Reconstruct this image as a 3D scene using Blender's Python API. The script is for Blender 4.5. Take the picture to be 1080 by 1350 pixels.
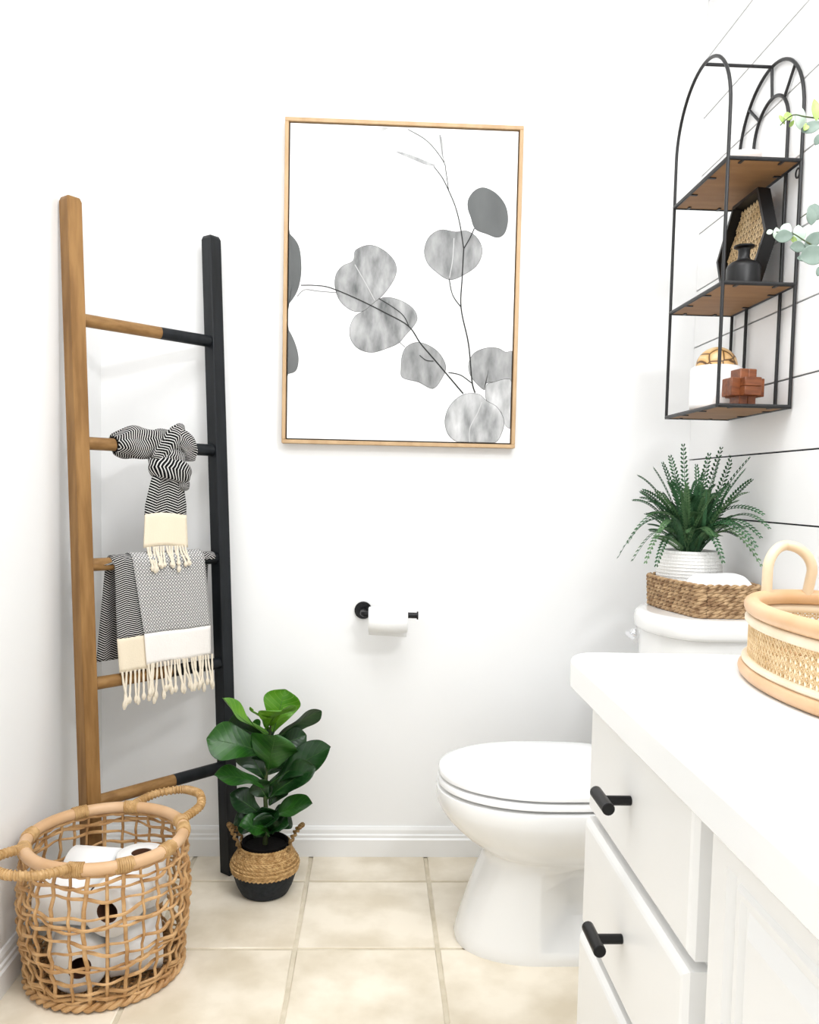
import bpy, bmesh, math, random
from mathutils import Vector, Matrix, noise
random.seed(7)
S = bpy.context.scene
for o in list(bpy.data.objects): bpy.data.objects.remove(o)
COL = S.collection
V = Vector
PI = math.pi

# ------------------------------------------------------------------ camera
F, CX, CY, EYE = 1096.0, 540.0, 712.0, 0.985          # focal length and principal point in pixels of 1080x1350
RIGHT = V((0.99898, -0.040087, 0.020758)); DOWN = V((0.018209, -0.062954, -0.99785)); FWD = V((0.041308, 0.997211, -0.06216))
cd = bpy.data.cameras.new('camera'); cam = bpy.data.objects.new('camera', cd); COL.objects.link(cam)
cam.matrix_world = Matrix(((RIGHT.x, -DOWN.x, -FWD.x, 0), (RIGHT.y, -DOWN.y, -FWD.y, 0), (RIGHT.z, -DOWN.z, -FWD.z, EYE), (0, 0, 0, 1)))
cd.sensor_fit = 'VERTICAL'; cd.sensor_height = 24; cd.lens = F / 1350 * 24
cd.shift_y = (CY - 675) / 1350; cd.clip_start = 0.02
S.camera = cam

# ------------------------------------------------------------------ world, lights, exposure
W = bpy.data.worlds.new('world'); S.world = W; W.use_nodes = True
W.node_tree.nodes['Background'].inputs[0].default_value = (0.95, 0.975, 1, 1)
W.node_tree.nodes['Background'].inputs[1].default_value = 1.2
def area(name, loc, target, size, size_y, power, color=(1, 1, 1)):
    l = bpy.data.lights.new(name, 'AREA'); l.shape = 'RECTANGLE'; l.size = size; l.size_y = size_y
    l.energy = power; l.color = color
    o = bpy.data.objects.new(name, l); COL.objects.link(o); o.location = loc
    o.rotation_euler = (V(target) - V(loc)).to_track_quat('-Z', 'Y').to_euler()
    return o
area('ceiling_lamp_light', (0.12, 0.95, 2.41), (0.12, 0.95, 0), 0.9, 0.9, 14, (0.98, 0.99, 1))
area('vanity_lamp_light', (0.72, 0.45, 2.02), (-0.5, 1.7, 0.9), 0.5, 0.12, 10.5, (0.98, 0.99, 1))
S.view_settings.view_transform = 'Standard'; S.view_settings.look = 'None'
S.view_settings.gamma = 1; S.view_settings.use_curve_mapping = False
S.view_settings.exposure = 0.38

# ------------------------------------------------------------------ pixel -> point helpers (a pixel gives a direction, the plane gives the distance)
def ray(x, y): return RIGHT * ((x - CX) / F) + DOWN * ((y - CY) / F) + FWD
def on(x, y, ax, val):
    d = ray(x, y); o = V((0, 0, EYE)); i = 'XYZ'.index(ax)
    return o + d * ((val - o[i]) / d[i])

# ------------------------------------------------------------------ mesh helpers
class MB:
    def __init__(s): s.v = []; s.f = []; s.uv = {}
    def add(s, vs, fs, uvs=None):
        b = len(s.v); s.v += [V(p) for p in vs]
        for k, f in enumerate(fs):
            s.f.append([b + i for i in f])
            if uvs: s.uv[len(s.f) - 1] = uvs[k]
        return s
    def box(s, lo, hi, M=None):
        x0, y0, z0 = lo; x1, y1, z1 = hi
        vs = [V(p) for p in ((x0,y0,z0),(x1,y0,z0),(x1,y1,z0),(x0,y1,z0),(x0,y0,z1),(x1,y0,z1),(x1,y1,z1),(x0,y1,z1))]
        if M: vs = [M @ p for p in vs]
        return s.add(vs, [(0,3,2,1),(4,5,6,7),(0,1,5,4),(1,2,6,5),(2,3,7,6),(3,0,4,7)])
    def tube(s, pts, r, n=8, closed=False, cap=True, flat=1.0, up=None, uvs=None):
        pts = [V(p) for p in pts]; m = len(pts)
        R = r if isinstance(r, (list, tuple)) else [r] * m
        tang = []
        for i in range(m):
            a = pts[i - 1] if (i > 0 or closed) else pts[i]
            b = pts[(i + 1) % m] if (i < m - 1 or closed) else pts[i]
            t = (b - a); tang.append(t.normalized() if t.length > 1e-9 else V((0, 0, 1)))
        u = V(up) if up else (V((0, 0, 1)) if abs(tang[0].z) < .9 else V((1, 0, 0)))
        vs = []; fs = []; uu = []
        N = None
        for i in range(m):
            t = tang[i]
            N = (u if (N is None or up) else N); N = (N - t * N.dot(t))
            if N.length < 1e-6: N = t.orthogonal()
            N.normalize(); B = t.cross(N)
            for k in range(n):
                a = 2 * PI * k / n
                vs.append(pts[i] + (N * math.cos(a) * flat + B * math.sin(a)) * R[i])
        lim = m if closed else m - 1
        for i in range(lim):
            j = (i + 1) % m
            for k in range(n):
                l = (k + 1) % n
                fs.append((i*n + k, i*n + l, j*n + l, j*n + k))
                if uvs:
                    U, L = uvs
                    uu.append([(k/n*U, i/m*L), ((k+1)/n*U, i/m*L), ((k+1)/n*U, (i+1)/m*L), (k/n*U, (i+1)/m*L)])
        if cap and not closed:
            fs.append(tuple(range(n))[::-1]); fs.append(tuple((m-1)*n + k for k in range(n)))
            if uvs: uu += [[(0, 0)] * n, [(0, 0)] * n]
        return s.add(vs, fs, uu if uvs else None)
    def lathe(s, prof, n=32, c=(0, 0, 0), M=None, capb=True, capt=True):
        c = V(c); vs = []; fs = []; m = len(prof)
        for r, z in prof:
            for k in range(n):
                a = 2 * PI * k / n; p = V((r * math.cos(a), r * math.sin(a), z))
                vs.append((M @ p if M else p) + c)
        for i in range(m - 1):
            for k in range(n):
                l = (k + 1) % n; fs.append((i*n + k, i*n + l, (i+1)*n + l, (i+1)*n + k))
        if capb: fs.append(tuple(range(n))[::-1])
        if capt: fs.append(tuple((m-1)*n + k for k in range(n)))
        return s.add(vs, fs)
    def loft(s, rings, capb=True, capt=True, closed=True):
        n = len(rings[0]); vs = [p for r in rings for p in r]; fs = []
        for i in range(len(rings) - 1):
            for k in range(n if closed else n - 1):
                l = (k + 1) % n; fs.append((i*n + k, i*n + l, (i+1)*n + l, (i+1)*n + k))
        if capb: fs.append(tuple(range(n))[::-1])
        if capt: fs.append(tuple((len(rings)-1)*n + k for k in range(n)))
        return s.add(vs, fs)
    def grid(s, fn, nu, nv, su=1, sv=1):
        vs = [fn(i / nu, j / nv) for j in range(nv + 1) for i in range(nu + 1)]; fs = []; uu = []
        for j in range(nv):
            for i in range(nu):
                a = j * (nu + 1) + i; fs.append((a, a + 1, a + nu + 2, a + nu + 1))
                uu.append([(i/nu*su, j/nv*sv), ((i+1)/nu*su, j/nv*sv), ((i+1)/nu*su, (j+1)/nv*sv), (i/nu*su, (j+1)/nv*sv)])
        return s.add(vs, fs, uu)
    def build(s, name, mat, parent=None, smooth=True, bevel=0, seg=2, solid=0, sub=0, angle=40, local=False, offset=0):
        me = bpy.data.meshes.new(name); me.from_pydata(s.v, [], s.f)
        if s.uv:
            ul = me.uv_layers.new(name='UVMap')
            for fi, p in enumerate(me.polygons):
                if fi in s.uv:
                    for k, li in enumerate(p.loop_indices): ul.data[li].uv = s.uv[fi][k]
        if bevel:
            bm = bmesh.new(); bm.from_mesh(me)
            bmesh.ops.recalc_face_normals(bm, faces=bm.faces)
            ed = [e for e in bm.edges if len(e.link_faces) == 2 and e.calc_face_angle(0) > math.radians(35)]
            bmesh.ops.bevel(bm, geom=ed, offset=bevel, segments=seg, profile=.5, affect='EDGES', clamp_overlap=True)
            bm.to_mesh(me); bm.free()
        elif not s.uv:
            bm = bmesh.new(); bm.from_mesh(me); bmesh.ops.recalc_face_normals(bm, faces=bm.faces); bm.to_mesh(me); bm.free()
        me.materials.append(mat)
        if smooth:
            me.polygons.foreach_set('use_smooth', [True] * len(me.polygons)); me.set_sharp_from_angle(angle=math.radians(angle))
        o = bpy.data.objects.new(name, me); COL.objects.link(o)
        if solid:
            md = o.modifiers.new('thick', 'SOLIDIFY'); md.thickness = solid; md.offset = offset
        if sub:
            md = o.modifiers.new('sub', 'SUBSURF'); md.levels = sub; md.render_levels = sub
        if parent:
            o.parent = parent
            if not local and parent.parent is None: o.matrix_parent_inverse = parent.matrix_basis.inverted()
        return o
def tag(o, label, cat, group=None, kind=None):
    if label: o['label'] = label
    if cat: o['category'] = cat
    if group: o['group'] = group
    if kind: o['kind'] = kind
    return o
def thing(name, loc, label, cat, group=None):
    o = bpy.data.objects.new(name, None); COL.objects.link(o); o.location = loc; o.empty_display_size = .05
    return tag(o, label, cat, group)
def box(lo, hi): return MB().box(lo, hi)
def bez(a, b, c, n):
    a, b, c = V(a), V(b), V(c)
    return [a * (1-t)**2 + b * 2*t*(1-t) + c * t*t for t in [i / n for i in range(n + 1)]]
def smooth_path(pts, n=8, closed=False):
    pts = [V(p) for p in pts]; m = len(pts); out = []
    for i in range(m if closed else m - 1):
        g = lambda k: pts[k % m] if closed else pts[max(0, min(m - 1, k))]
        p0, p1, p2, p3 = g(i-1), g(i), g(i+1), g(i+2)
        for k in range(n):
            t = k / n
            out.append(.5 * ((2*p1) + (p2-p0)*t + (2*p0-5*p1+4*p2-p3)*t*t + (3*p1-p0-3*p2+p3)*t**3))
    if not closed: out.append(pts[-1])
    return out

# ------------------------------------------------------------------ materials
def mat(name, col, rough=.5, col2=None, scale=20, stretch=(1, 1, 1), bump=0, bscale=None, metal=0, spec=.5, detail=4, lo=.35, hi=.65, coat=0, trans=0, coords='Object'):
    m = bpy.data.materials.new(name); m.use_nodes = True; nt = m.node_tree; b = nt.nodes['Principled BSDF']
    c4 = lambda c: (c[0], c[1], c[2], 1)
    b.inputs['Base Color'].default_value = c4(col); b.inputs['Roughness'].default_value = rough
    b.inputs['Metallic'].default_value = metal; b.inputs['Specular IOR Level'].default_value = spec
    if coat: b.inputs['Coat Weight'].default_value = coat; b.inputs['Coat Roughness'].default_value = .08
    if trans: b.inputs['Subsurface Weight'].default_value = trans; b.inputs['Subsurface Radius'].default_value = (.01, .01, .01)
    tc = nt.nodes.new('ShaderNodeTexCoord'); mp = nt.nodes.new('ShaderNodeMapping'); mp.inputs['Scale'].default_value = stretch
    nt.links.new(tc.outputs[coords], mp.inputs[0])
    if col2:
        n = nt.nodes.new('ShaderNodeTexNoise'); n.inputs['Scale'].default_value = scale; n.inputs['Detail'].default_value = detail
        nt.links.new(mp.outputs[0], n.inputs[0])
        r = nt.nodes.new('ShaderNodeValToRGB'); r.color_ramp.elements[0].position = lo; r.color_ramp.elements[1].position = hi
        r.color_ramp.elements[0].color = c4(col); r.color_ramp.elements[1].color = c4(col2)
        nt.links.new(n.outputs[0], r.inputs[0]); nt.links.new(r.outputs[0], b.inputs['Base Color'])
    if bump:
        n2 = nt.nodes.new('ShaderNodeTexNoise'); n2.inputs['Scale'].default_value = bscale or scale; n2.inputs['Detail'].default_value = 3
        nt.links.new(mp.outputs[0], n2.inputs[0])
        bp = nt.nodes.new('ShaderNodeBump'); bp.inputs['Strength'].default_value = bump; bp.inputs['Distance'].default_value = .002
        nt.links.new(n2.outputs[0], bp.inputs['Height']); nt.links.new(bp.outputs[0], b.inputs['Normal'])
    return m
def N(nt, t, **kw):
    n = nt.nodes.new(t)
    for k, v in kw.items(): setattr(n, k, v)
    return n
def mth(nt, op, a, b=None):
    n = nt.nodes.new('ShaderNodeMath'); n.operation = op
    for i, x in enumerate((a, b)):
        if x is None: continue
        if isinstance(x, (int, float)): n.inputs[i].default_value = x
        else: nt.links.new(x, n.inputs[i])
    return n.outputs[0]
def woven(name, kind, ca, cb, nu=1.0, nv=1.0):
    m = bpy.data.materials.new(name); m.use_nodes = True; nt = m.node_tree; b = nt.nodes['Principled BSDF']
    b.inputs['Roughness'].default_value = .9; b.inputs['Specular IOR Level'].default_value = .1
    uv = N(nt, 'ShaderNodeUVMap'); sp = N(nt, 'ShaderNodeSeparateXYZ'); nt.links.new(uv.outputs[0], sp.inputs[0])
    u = mth(nt, 'MULTIPLY', sp.outputs[0], nu); v = mth(nt, 'MULTIPLY', sp.outputs[1], nv)
    tri = lambda x: mth(nt, 'ABSOLUTE', mth(nt, 'SUBTRACT', mth(nt, 'FRACT', x), .5))
    if kind == 'chevron':
        f = mth(nt, 'FRACT', mth(nt, 'ADD', v, mth(nt, 'MULTIPLY', tri(u), 3.2)))
        k = mth(nt, 'GREATER_THAN', f, .64)
    else:
        d = mth(nt, 'ADD', tri(u), tri(v))
        ring = mth(nt, 'ABSOLUTE', mth(nt, 'SUBTRACT', d, .5))
        k1 = mth(nt, 'LESS_THAN', ring, .12); k2 = mth(nt, 'LESS_THAN', d, .14)
        k = mth(nt, 'SUBTRACT', 1, mth(nt, 'MAXIMUM', k1, k2))
    mx = N(nt, 'ShaderNodeMix', data_type='RGBA'); nt.links.new(k, mx.inputs[0])
    mx.inputs[6].default_value = (*ca, 1); mx.inputs[7].default_value = (*cb, 1)
    nt.links.new(mx.outputs[2], b.inputs['Base Color'])
    nz = N(nt, 'ShaderNodeTexNoise'); nz.inputs['Scale'].default_value = 400
    bp = N(nt, 'ShaderNodeBump'); bp.inputs['Strength'].default_value = .5; bp.inputs['Distance'].default_value = .001
    nt.links.new(nz.outputs[0], bp.inputs['Height']); nt.links.new(bp.outputs[0], b.inputs['Normal'])
    return m
M = {}
M['wall'] = mat('white_wall_paint', (.90, .90, .895), .55, bump=.05, bscale=300)
M['ceil'] = mat('white_ceiling_paint', (.92, .92, .91), .8)
M['trim'] = mat('white_gloss_trim', (.88, .88, .87), .3)
M['plank'] = mat('white_shiplap_paint', (.89, .89, .89), .4)
M['back'] = mat('painted_gap_shade_backing', (.025, .025, .035), .9)  # near-black: shade of the plank gaps is put into the backing colour
M['grout'] = mat('beige_grout', (.60, .53, .40), .9, (.70, .63, .50), 30)
M['tile'] = None
M['cab'] = mat('white_cabinet_thermofoil', (.87, .865, .85), .38)
M['counter'] = mat('white_counter', (.92, .92, .915), .22, spec=.5)
M['ceramic'] = mat('white_porcelain', (.89, .89, .88), .1, coat=.3)
M['seat'] = mat('white_plastic', (.91, .91, .91), .18)
M['black'] = mat('black_metal', (.004, .004, .0045), .36, spec=.3)
M['iron'] = mat('dark_iron_rod', (.012, .012, .013), .42, spec=.4)
M['chrome'] = mat('chrome', (.8, .8, .82), .08, metal=1)
M['wood'] = mat('honey_wood', (.20, .098, .028), .5, (.31, .165, .055), 9, (6, 6, .7), bump=.1, bscale=30, spec=.3)
M['rungwood'] = mat('honey_wood_rung', (.20, .10, .03), .5, (.31, .17, .06), 12, (2, 2, 8), bump=.1, bscale=30, spec=.3)
M['blackwood'] = mat('black_painted_wood', (.003, .0045, .006), .45, (.008, .010, .013), 10, (5, 5, .6), bump=.12, bscale=40, spec=.3)
M['oak'] = mat('pale_oak', (.48, .31, .16), .5, (.56, .38, .21), 14, (3, 3, 1))
M['canvas'] = mat('white_print_paper', (.92, .92, .92), .7)
M['mdf'] = mat('brown_shelf_board', (.27, .13, .045), .6, (.33, .17, .062), 10, (1, 4, 1))
M['rattan'] = mat('honey_rattan', (.42, .22, .08), .5, (.63, .39, .18), 30, bump=.25, bscale=80)
M['cane_rim'] = mat('peach_cane_pole', (.62, .38, .20), .42, (.71, .47, .28), 12)
M['wrap'] = mat('rattan_binding', (.42, .24, .085), .5, (.60, .38, .17), 60, bump=.3, bscale=150)
M['seagrass'] = mat('seagrass_rope', (.25, .14, .065), .7, (.56, .38, .21), 60, bump=.4, bscale=200)
M['belly'] = mat('natural_seagrass_weave', (.34, .185, .06), .75, (.60, .39, .17), 90, (1, 1, 1.6), bump=.9, bscale=110)
M['bellydark'] = mat('charcoal_painted_weave', (.010, .013, .016), .75, (.018, .022, .027), 90, bump=.8, bscale=110, spec=.3)
M['paper'] = mat('tissue_paper', (.90, .90, .89), .95, bump=.3, bscale=60)
M['core'] = mat('brown_cardboard', (.11, .045, .022), .9)
M['cream'] = mat('cream_cotton', (.80, .70, .54), .95, bump=.4, bscale=300)
M['creamw'] = mat('white_cotton', (.86, .82, .78), .95, bump=.4, bscale=300)
M['cord'] = mat('cream_cotton_cord', (.76, .68, .55), .95)
M['chev'] = woven('charcoal_chevron_weave', 'chevron', (.006, .006, .007), (.62, .61, .59))
M['diam'] = woven('grey_diamond_weave', 'diamond', (.05, .05, .054), (.70, .69, .67))
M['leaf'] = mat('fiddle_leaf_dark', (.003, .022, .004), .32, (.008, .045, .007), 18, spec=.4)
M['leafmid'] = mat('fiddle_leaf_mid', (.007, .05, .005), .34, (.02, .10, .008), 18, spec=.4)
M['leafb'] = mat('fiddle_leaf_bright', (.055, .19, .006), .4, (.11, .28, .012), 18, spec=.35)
M['vein'] = mat('leaf_vein', (.03, .10, .012), .5)
M['stem'] = mat('green_brown_stem', (.03, .05, .01), .6, (.06, .08, .02), 60)
M['soil'] = mat('dark_soil', (.004, .003, .003), .95, bump=.5, bscale=150, spec=.2)
M['fern'] = mat('fern_green', (.020, .070, .026), .5, (.055, .150, .065), 40, spec=.3)
M['fern2'] = mat('fern_light_green', (.05, .12, .045), .5, (.11, .21, .09), 40, spec=.3)
M['fernstem'] = mat('fern_brown_stem', (.05, .05, .03), .6)
M['pot'] = mat('white_stoneware', (.84, .83, .81), .6)
M['cotton'] = mat('white_towel_cotton', (.93, .92, .92), 1, bump=.6, bscale=200)
M['webbing'] = mat('cane_webbing', (.60, .41, .20), .5, (.76, .58, .34), 60)
M['blonde'] = mat('blonde_cane_pole', (.70, .54, .36), .4, (.78, .64, .46), 14)
M['bandlight'] = mat('pale_cane_band', (.75, .62, .45), .5, (.82, .71, .55), 20)
M['matteblack'] = mat('matte_black_ceramic', (.0035, .0035, .004), .42, spec=.35)
M['jar'] = mat('white_ceramic_jar', (.92, .92, .92), .3)
M['puzzle'] = mat('red_brown_wood', (.13, .034, .010), .4, (.24, .075, .024), 20, (1, 6, 6))
M['euc'] = mat('eucalyptus_leaf', (.10, .145, .118), .55, (.18, .24, .20), 25)
M['eucb'] = mat('eucalyptus_bright_leaf', (.21, .33, .06), .5, (.33, .45, .13), 25)
M['eucp'] = mat('eucalyptus_pale_leaf', (.38, .50, .40), .55, (.56, .66, .57), 25)
M['glass'] = mat('white_glazed_vase', (.85, .85, .84), .2)

def veined(m, vcol, k=.5, nv=9):
    nt = m.node_tree; b = nt.nodes['Principled BSDF']; uv = N(nt, 'ShaderNodeUVMap'); sp = N(nt, 'ShaderNodeSeparateXYZ'); nt.links.new(uv.outputs[0], sp.inputs[0])
    au = mth(nt, 'ABSOLUTE', mth(nt, 'SUBTRACT', sp.outputs[0], .5))
    f = mth(nt, 'FRACT', mth(nt, 'SUBTRACT', mth(nt, 'MULTIPLY', sp.outputs[1], nv), mth(nt, 'MULTIPLY', au, 4.5)))
    d = mth(nt, 'ABSOLUTE', mth(nt, 'SUBTRACT', f, .5)); line = mth(nt, 'MULTIPLY', mth(nt, 'LESS_THAN', d, .05), k)
    mx = N(nt, 'ShaderNodeMix', data_type='RGBA'); nt.links.new(line, mx.inputs[0])
    nt.links.new(b.inputs['Base Color'].links[0].from_socket, mx.inputs[6]); mx.inputs[7].default_value = (*vcol, 1); nt.links.new(mx.outputs[2], b.inputs['Base Color'])
    bp = N(nt, 'ShaderNodeBump'); bp.inputs['Strength'].default_value = .5; bp.inputs['Distance'].default_value = .0015
    nt.links.new(mth(nt, 'SMOOTH_MIN', d, .3), bp.inputs['Height']); nt.links.new(bp.outputs[0], b.inputs['Normal'])
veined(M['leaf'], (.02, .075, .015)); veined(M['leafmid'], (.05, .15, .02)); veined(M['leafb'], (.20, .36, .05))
def tile_mat():
    m = mat('beige_stone_tile', (.70, .615, .475), .3, (.88, .80, .665), 8, bump=.04, bscale=40, lo=.35, hi=.62, detail=6)
    nt = m.node_tree; b = nt.nodes['Principled BSDF']
    oi = N(nt, 'ShaderNodeObjectInfo')
    mp = [n for n in nt.nodes if n.bl_idname == 'ShaderNodeMapping'][0]
    cmb = N(nt, 'ShaderNodeCombineXYZ')
    for i in range(3): nt.links.new(mth(nt, 'MULTIPLY', oi.outputs['Random'], 7.3 * (i + 1)), cmb.inputs[i])
    nt.links.new(cmb.outputs[0], mp.inputs['Location'])
    return m
M['tile'] = tile_mat()

# ================================================================== ROOM
XL, XR, YB, YF, ZC = -0.709, 0.828, 2.181, -0.9, 2.44
floor = box((XL - .1, YF, -.06), (XR + .1, YB + .1, -.003)).build('floor', M['grout'], smooth=False); tag(floor, 'beige stone tile floor with pale grout joints', 'floor', kind='structure')
T = .305; J = .0045
tme = {}
def tile(x0, x1, y0, y1):
    x0 = max(x0, XL); x1 = min(x1, XR); y1 = min(y1, YB)
    a, b = x1 - x0 - 2 * J, y1 - y0 - 2 * J
    if a < .01 or b < .01: return
    key = (round(a, 3), round(b, 3))
    if key not in tme:
        o = box((-a/2, -b/2, -.006), (a/2, b/2, 0)).build('tile', M['tile'], bevel=.0018, seg=1); tme[key] = o.data
    else:
        o = bpy.data.objects.new('tile', tme[key]); COL.objects.link(o)
    o.location = ((x0 + x1) / 2, (y0 + y1) / 2, 0); o.parent = floor
for i in range(-2, 4):
    for j in range(-1, 10):
        tile(-.155 + i * T, -.155 + (i + 1) * T, 2.028 - j * T - T, 2.028 - j * T)
def struct(name, o, label=None): o.name = name; return tag(o, label, None, kind='structure')
struct('wall_back', box((XL - .1, YB, -.06), (XR + .1, YB + .1, ZC)).build('wall_back', M['wall'], smooth=False), 'plain white painted back wall behind the toilet')
struct('wall_left', box((XL - .1, YF, -.06), (XL, YB, ZC)).build('wall_left', M['wall'], smooth=False), 'plain white painted wall beside the ladder')
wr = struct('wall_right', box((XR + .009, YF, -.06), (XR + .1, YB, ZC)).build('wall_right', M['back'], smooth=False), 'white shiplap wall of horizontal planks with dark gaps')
struct('ceiling', box((XL - .1, YF, ZC), (XR + .1, YB + .1, ZC + .08)).build('ceiling', M['ceil'], smooth=False), 'flat white painted ceiling')
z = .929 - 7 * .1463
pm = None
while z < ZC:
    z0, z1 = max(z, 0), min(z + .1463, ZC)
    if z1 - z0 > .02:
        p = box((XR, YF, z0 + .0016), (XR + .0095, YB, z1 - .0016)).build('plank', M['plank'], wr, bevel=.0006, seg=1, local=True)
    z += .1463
prof = [(0, 0), (.015, 0), (.015, .046), (.0115, .050), (.0115, .057), (.008, .060), (.0075, .070), (.004, .078), (0, .079)]
def baseboard(name, a, b, nrm):
    a, b, nrm = V(a), V(b), V(nrm)
    mb = MB(); mb.loft([[q + nrm * d + V((0, 0, h)) for d, h in prof] for q in (a, b)])
    return struct(name, mb.build(name, M['trim'], smooth=False), 'white moulded baseboard along the ' + ('back wall' if 'back' in name else 'left wall'))
baseboard('baseboard_back', (XL, YB, 0), (XR, YB, 0), (0, -1, 0))
baseboard('baseboard_left', (XL, YB - .015, 0), (XL, YF, 0), (1, 0, 0))

# ================================================================== VANITY
XD, YV = .295, 1.10
van = thing('vanity_cabinet', (.56, .55, 0), 'white vanity cabinet with three drawers and black bar pulls', 'cabinet')
mb = box((XD + .022, .02, .09), (XR - .003, YV - .004, .7193)); mb.box((XD + .08, .02, 0), (XR - .003, YV - .02, .09))
mb.build('carcass', M['cab'], van, bevel=.002)
def pull(parent, y, zz, xf):
    mb = MB(); mb.tube([(xf, y, zz), (xf - .032, y, zz)], .0056, 14)
    mb.tube([(xf - .033, y - .027, zz), (xf - .033, y + .027, zz)], .0072, 16)
    mb.build('handle', M['black'], parent, bevel=.0008, seg=1)
for z0, z1, dx in ((.556, .714, 0), (.397, .546, -.004), (.105, .387, -.007)):
    x = XD + dx
    d = MB()
    y0, y1, ch, t = .727, 1.093, .007, .022
    ring = lambda xx, i: [V((xx, y0 + i, z0 + i)), V((xx, y1 - i, z0 + i)), V((xx, y1 - i, z1 - i)), V((xx, y0 + i, z1 - i))]
    d.loft([ring(XD + t, 0), ring(x + .006, 0), ring(x + .0015, ch * .7), ring(x, ch * 1.2)])
    d.build('drawer', M['cab'], van, smooth=False)
    dr = COL.objects[-1]
    pull(dr, .911, (.637 if z0 > .5 else .475) if z0 > .2 else .30, x)
def door(y0, y1, z0, z1):
    d = MB()
    ring = lambda xx, i: [V((xx, y0 + i, z0 + i)), V((xx, y1 - i, z0 + i)), V((xx, y1 - i, z1 - i)), V((xx, y0 + i, z1 - i))]
    d.loft([ring(XD + .022, 0), ring(XD + .004, 0), ring(XD, .004), ring(XD, .034), ring(XD + .007, .038), ring(XD + .007, .044), ring(XD + .003, .047), ring(XD + .003, .053), ring(XD + .008, .056), ring(XD + .008, .060), ring(XD + .0005, .074)])
    o = d.build('door', M['cab'], van, smooth=False)
    return o
door(.36, .690, .105, .714); door(.025, .353, .105, .714)
for yh in (.385, .328):
    pull(van.children[-1 if yh < .35 else -2], yh, .62, XD)
# counter: swept edge profile, rounded corner at the far end
def plan(i, r=.042):
    x0, y1 = .268 + i, 1.143 - i
    pts = [V((XR - .001, -.02, 0)), V((x0, -.02, 0))]
    rr = max(r - i, .002)
    for k in range(9):
        a = PI + (-PI / 2) * k / 8
        pts.append(V((x0 + rr + rr * math.cos(a), y1 - rr + rr * math.sin(a), 0)))
    pts.append(V((XR - .001, y1, 0)))
    return pts
mb = MB(); rings = []
for i, zz in ((.03, .7195), (.002, .7195), (0, .722), (0, .7225), (0, .7530), (0, .7535), (.001, .7572), (.0035, .7602), (.007, .7617), (.012, .7621), (.013, .7622), (.03, .7622)):
    rings.append([p + V((0, 0, zz)) for p in plan(i)])
mb.loft(rings)
tag(mb.build('countertop', M['counter'], angle=60), 'white rounded edge countertop on the vanity', 'countertop')

# ================================================================== TOILET
TY = 1.775
toi = thing('toilet', (.45, TY, 0), 'white porcelain toilet with closed lid beside the vanity', 'toilet')
def egg(xf, xb, hw, zz, n=120, xm=None, pw=2.0):
    xm = xm if xm is not None else xf + (xb - xf) * .48
    out = []
    for k in range(n):
        a = 2 * PI * k / n; c, s = math.cos(a), math.sin(a)
        if c < 0: x = xm + (xm - xf) * -(abs(c) ** (2 / pw)) if False else xm + (xm - xf) * c
        else: x = xm + (xb - xm) * (abs(c) ** (.6))
        out.append(V((x, TY + hw * (1 if s >= 0 else -1) * abs(s) ** (.92 if c < 0 else .75), zz)))
    return out
secs = [(0, .192, .79, .122), (.012, .190, .79, .124), (.03, .194, .79, .122), (.07, .206, .79, .118), (.11, .219, .79, .114), (.15, .234, .79, .111), (.185, .248, .79, .110), (.205, .252, .79, .112),
        (.2115, .247, .79, .117), (.222, .232, .79, .130), (.242, .203, .79, .150), (.262, .181, .79, .164), (.28, .164, .79, .173), (.296, .153, .79, .179), (.306, .148, .79, .182), (.314, .145, .79, .1835), (.335, .143, .79, .1845), (.342, .145, .79, .183), (.345, .155, .79, .175)]
rings = []
for zz, xf, xb, hw in secs:
    r = egg(xf, xb, hw, zz, xm=.375 if zz > .2 else .36)
    for p in r:                                     # trapway recess in the sides of the pedestal
        if .03 < zz < .2 and p.x > .40:
            k = min(1, (p.x - .40) / .006) * min(1, (zz - .03) / .03) * min(1, (.2 - zz) / .03)
            lim = .045
            dy = p.y - TY
            if abs(dy) > lim: p.y = TY + (dy - math.copysign((abs(dy) - lim) * k, dy))
        if zz > .2 and p.x > .56: p.y = TY + (p.y - TY) * .8
    rings.append(r)
MB().loft(rings).build('bowl', M['ceramic'], toi, angle=50)
def ringset(l): return MB().loft(l)
ringset([egg(.152, .60, .174, .3492), egg(.147, .60, .180, .3515), egg(.147, .60, .180, .362), egg(.151, .60, .177, .3648)]).build('seat', M['seat'], toi, angle=60)
ringset([egg(.154, .61, .173, .3690), egg(.148, .61, .180, .3712), egg(.148, .61, .180, .379), egg(.151, .61, .177, .384), egg(.165, .60, .165, .3875), egg(.22, .57, .12, .389)]).build('lid', M['seat'], toi, angle=60)
TC, TH = 1.797, .155
def tankplan(i, zz, n=24):
    out = []
    for k in range(n + 1):
        t = -1 + 2 * k / n
        tt = math.copysign(abs(t) ** .8, t)
        y = TC + (TH - i) * tt
        e = max(0, abs(tt) - .80) / .20
        x = .583 + i + .062 * tt * tt + .035 * (1 - math.sqrt(max(0, 1 - e * e)))
        out.append(V((x, y, zz)))
    out += [V((.815, TC + TH - i, zz)), V((.815, TC - TH + i, zz))]
    return out
MB().loft([tankplan(.030, .37), tankplan(.018, .40), tankplan(.012, .60), tankplan(.011, .685)]).build('tank', M['ceramic'], toi, angle=50)
MB().loft([tankplan(.008, .684), tankplan(.002, .687), tankplan(0, .693), tankplan(0, .714), tankplan(.003, .722), tankplan(.009, .7265), tankplan(.02, .7275)]).build('tank_lid', M['ceramic'], toi, angle=60)
mb = MB(); lx, ly, lz = .606, 1.905, .657
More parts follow.
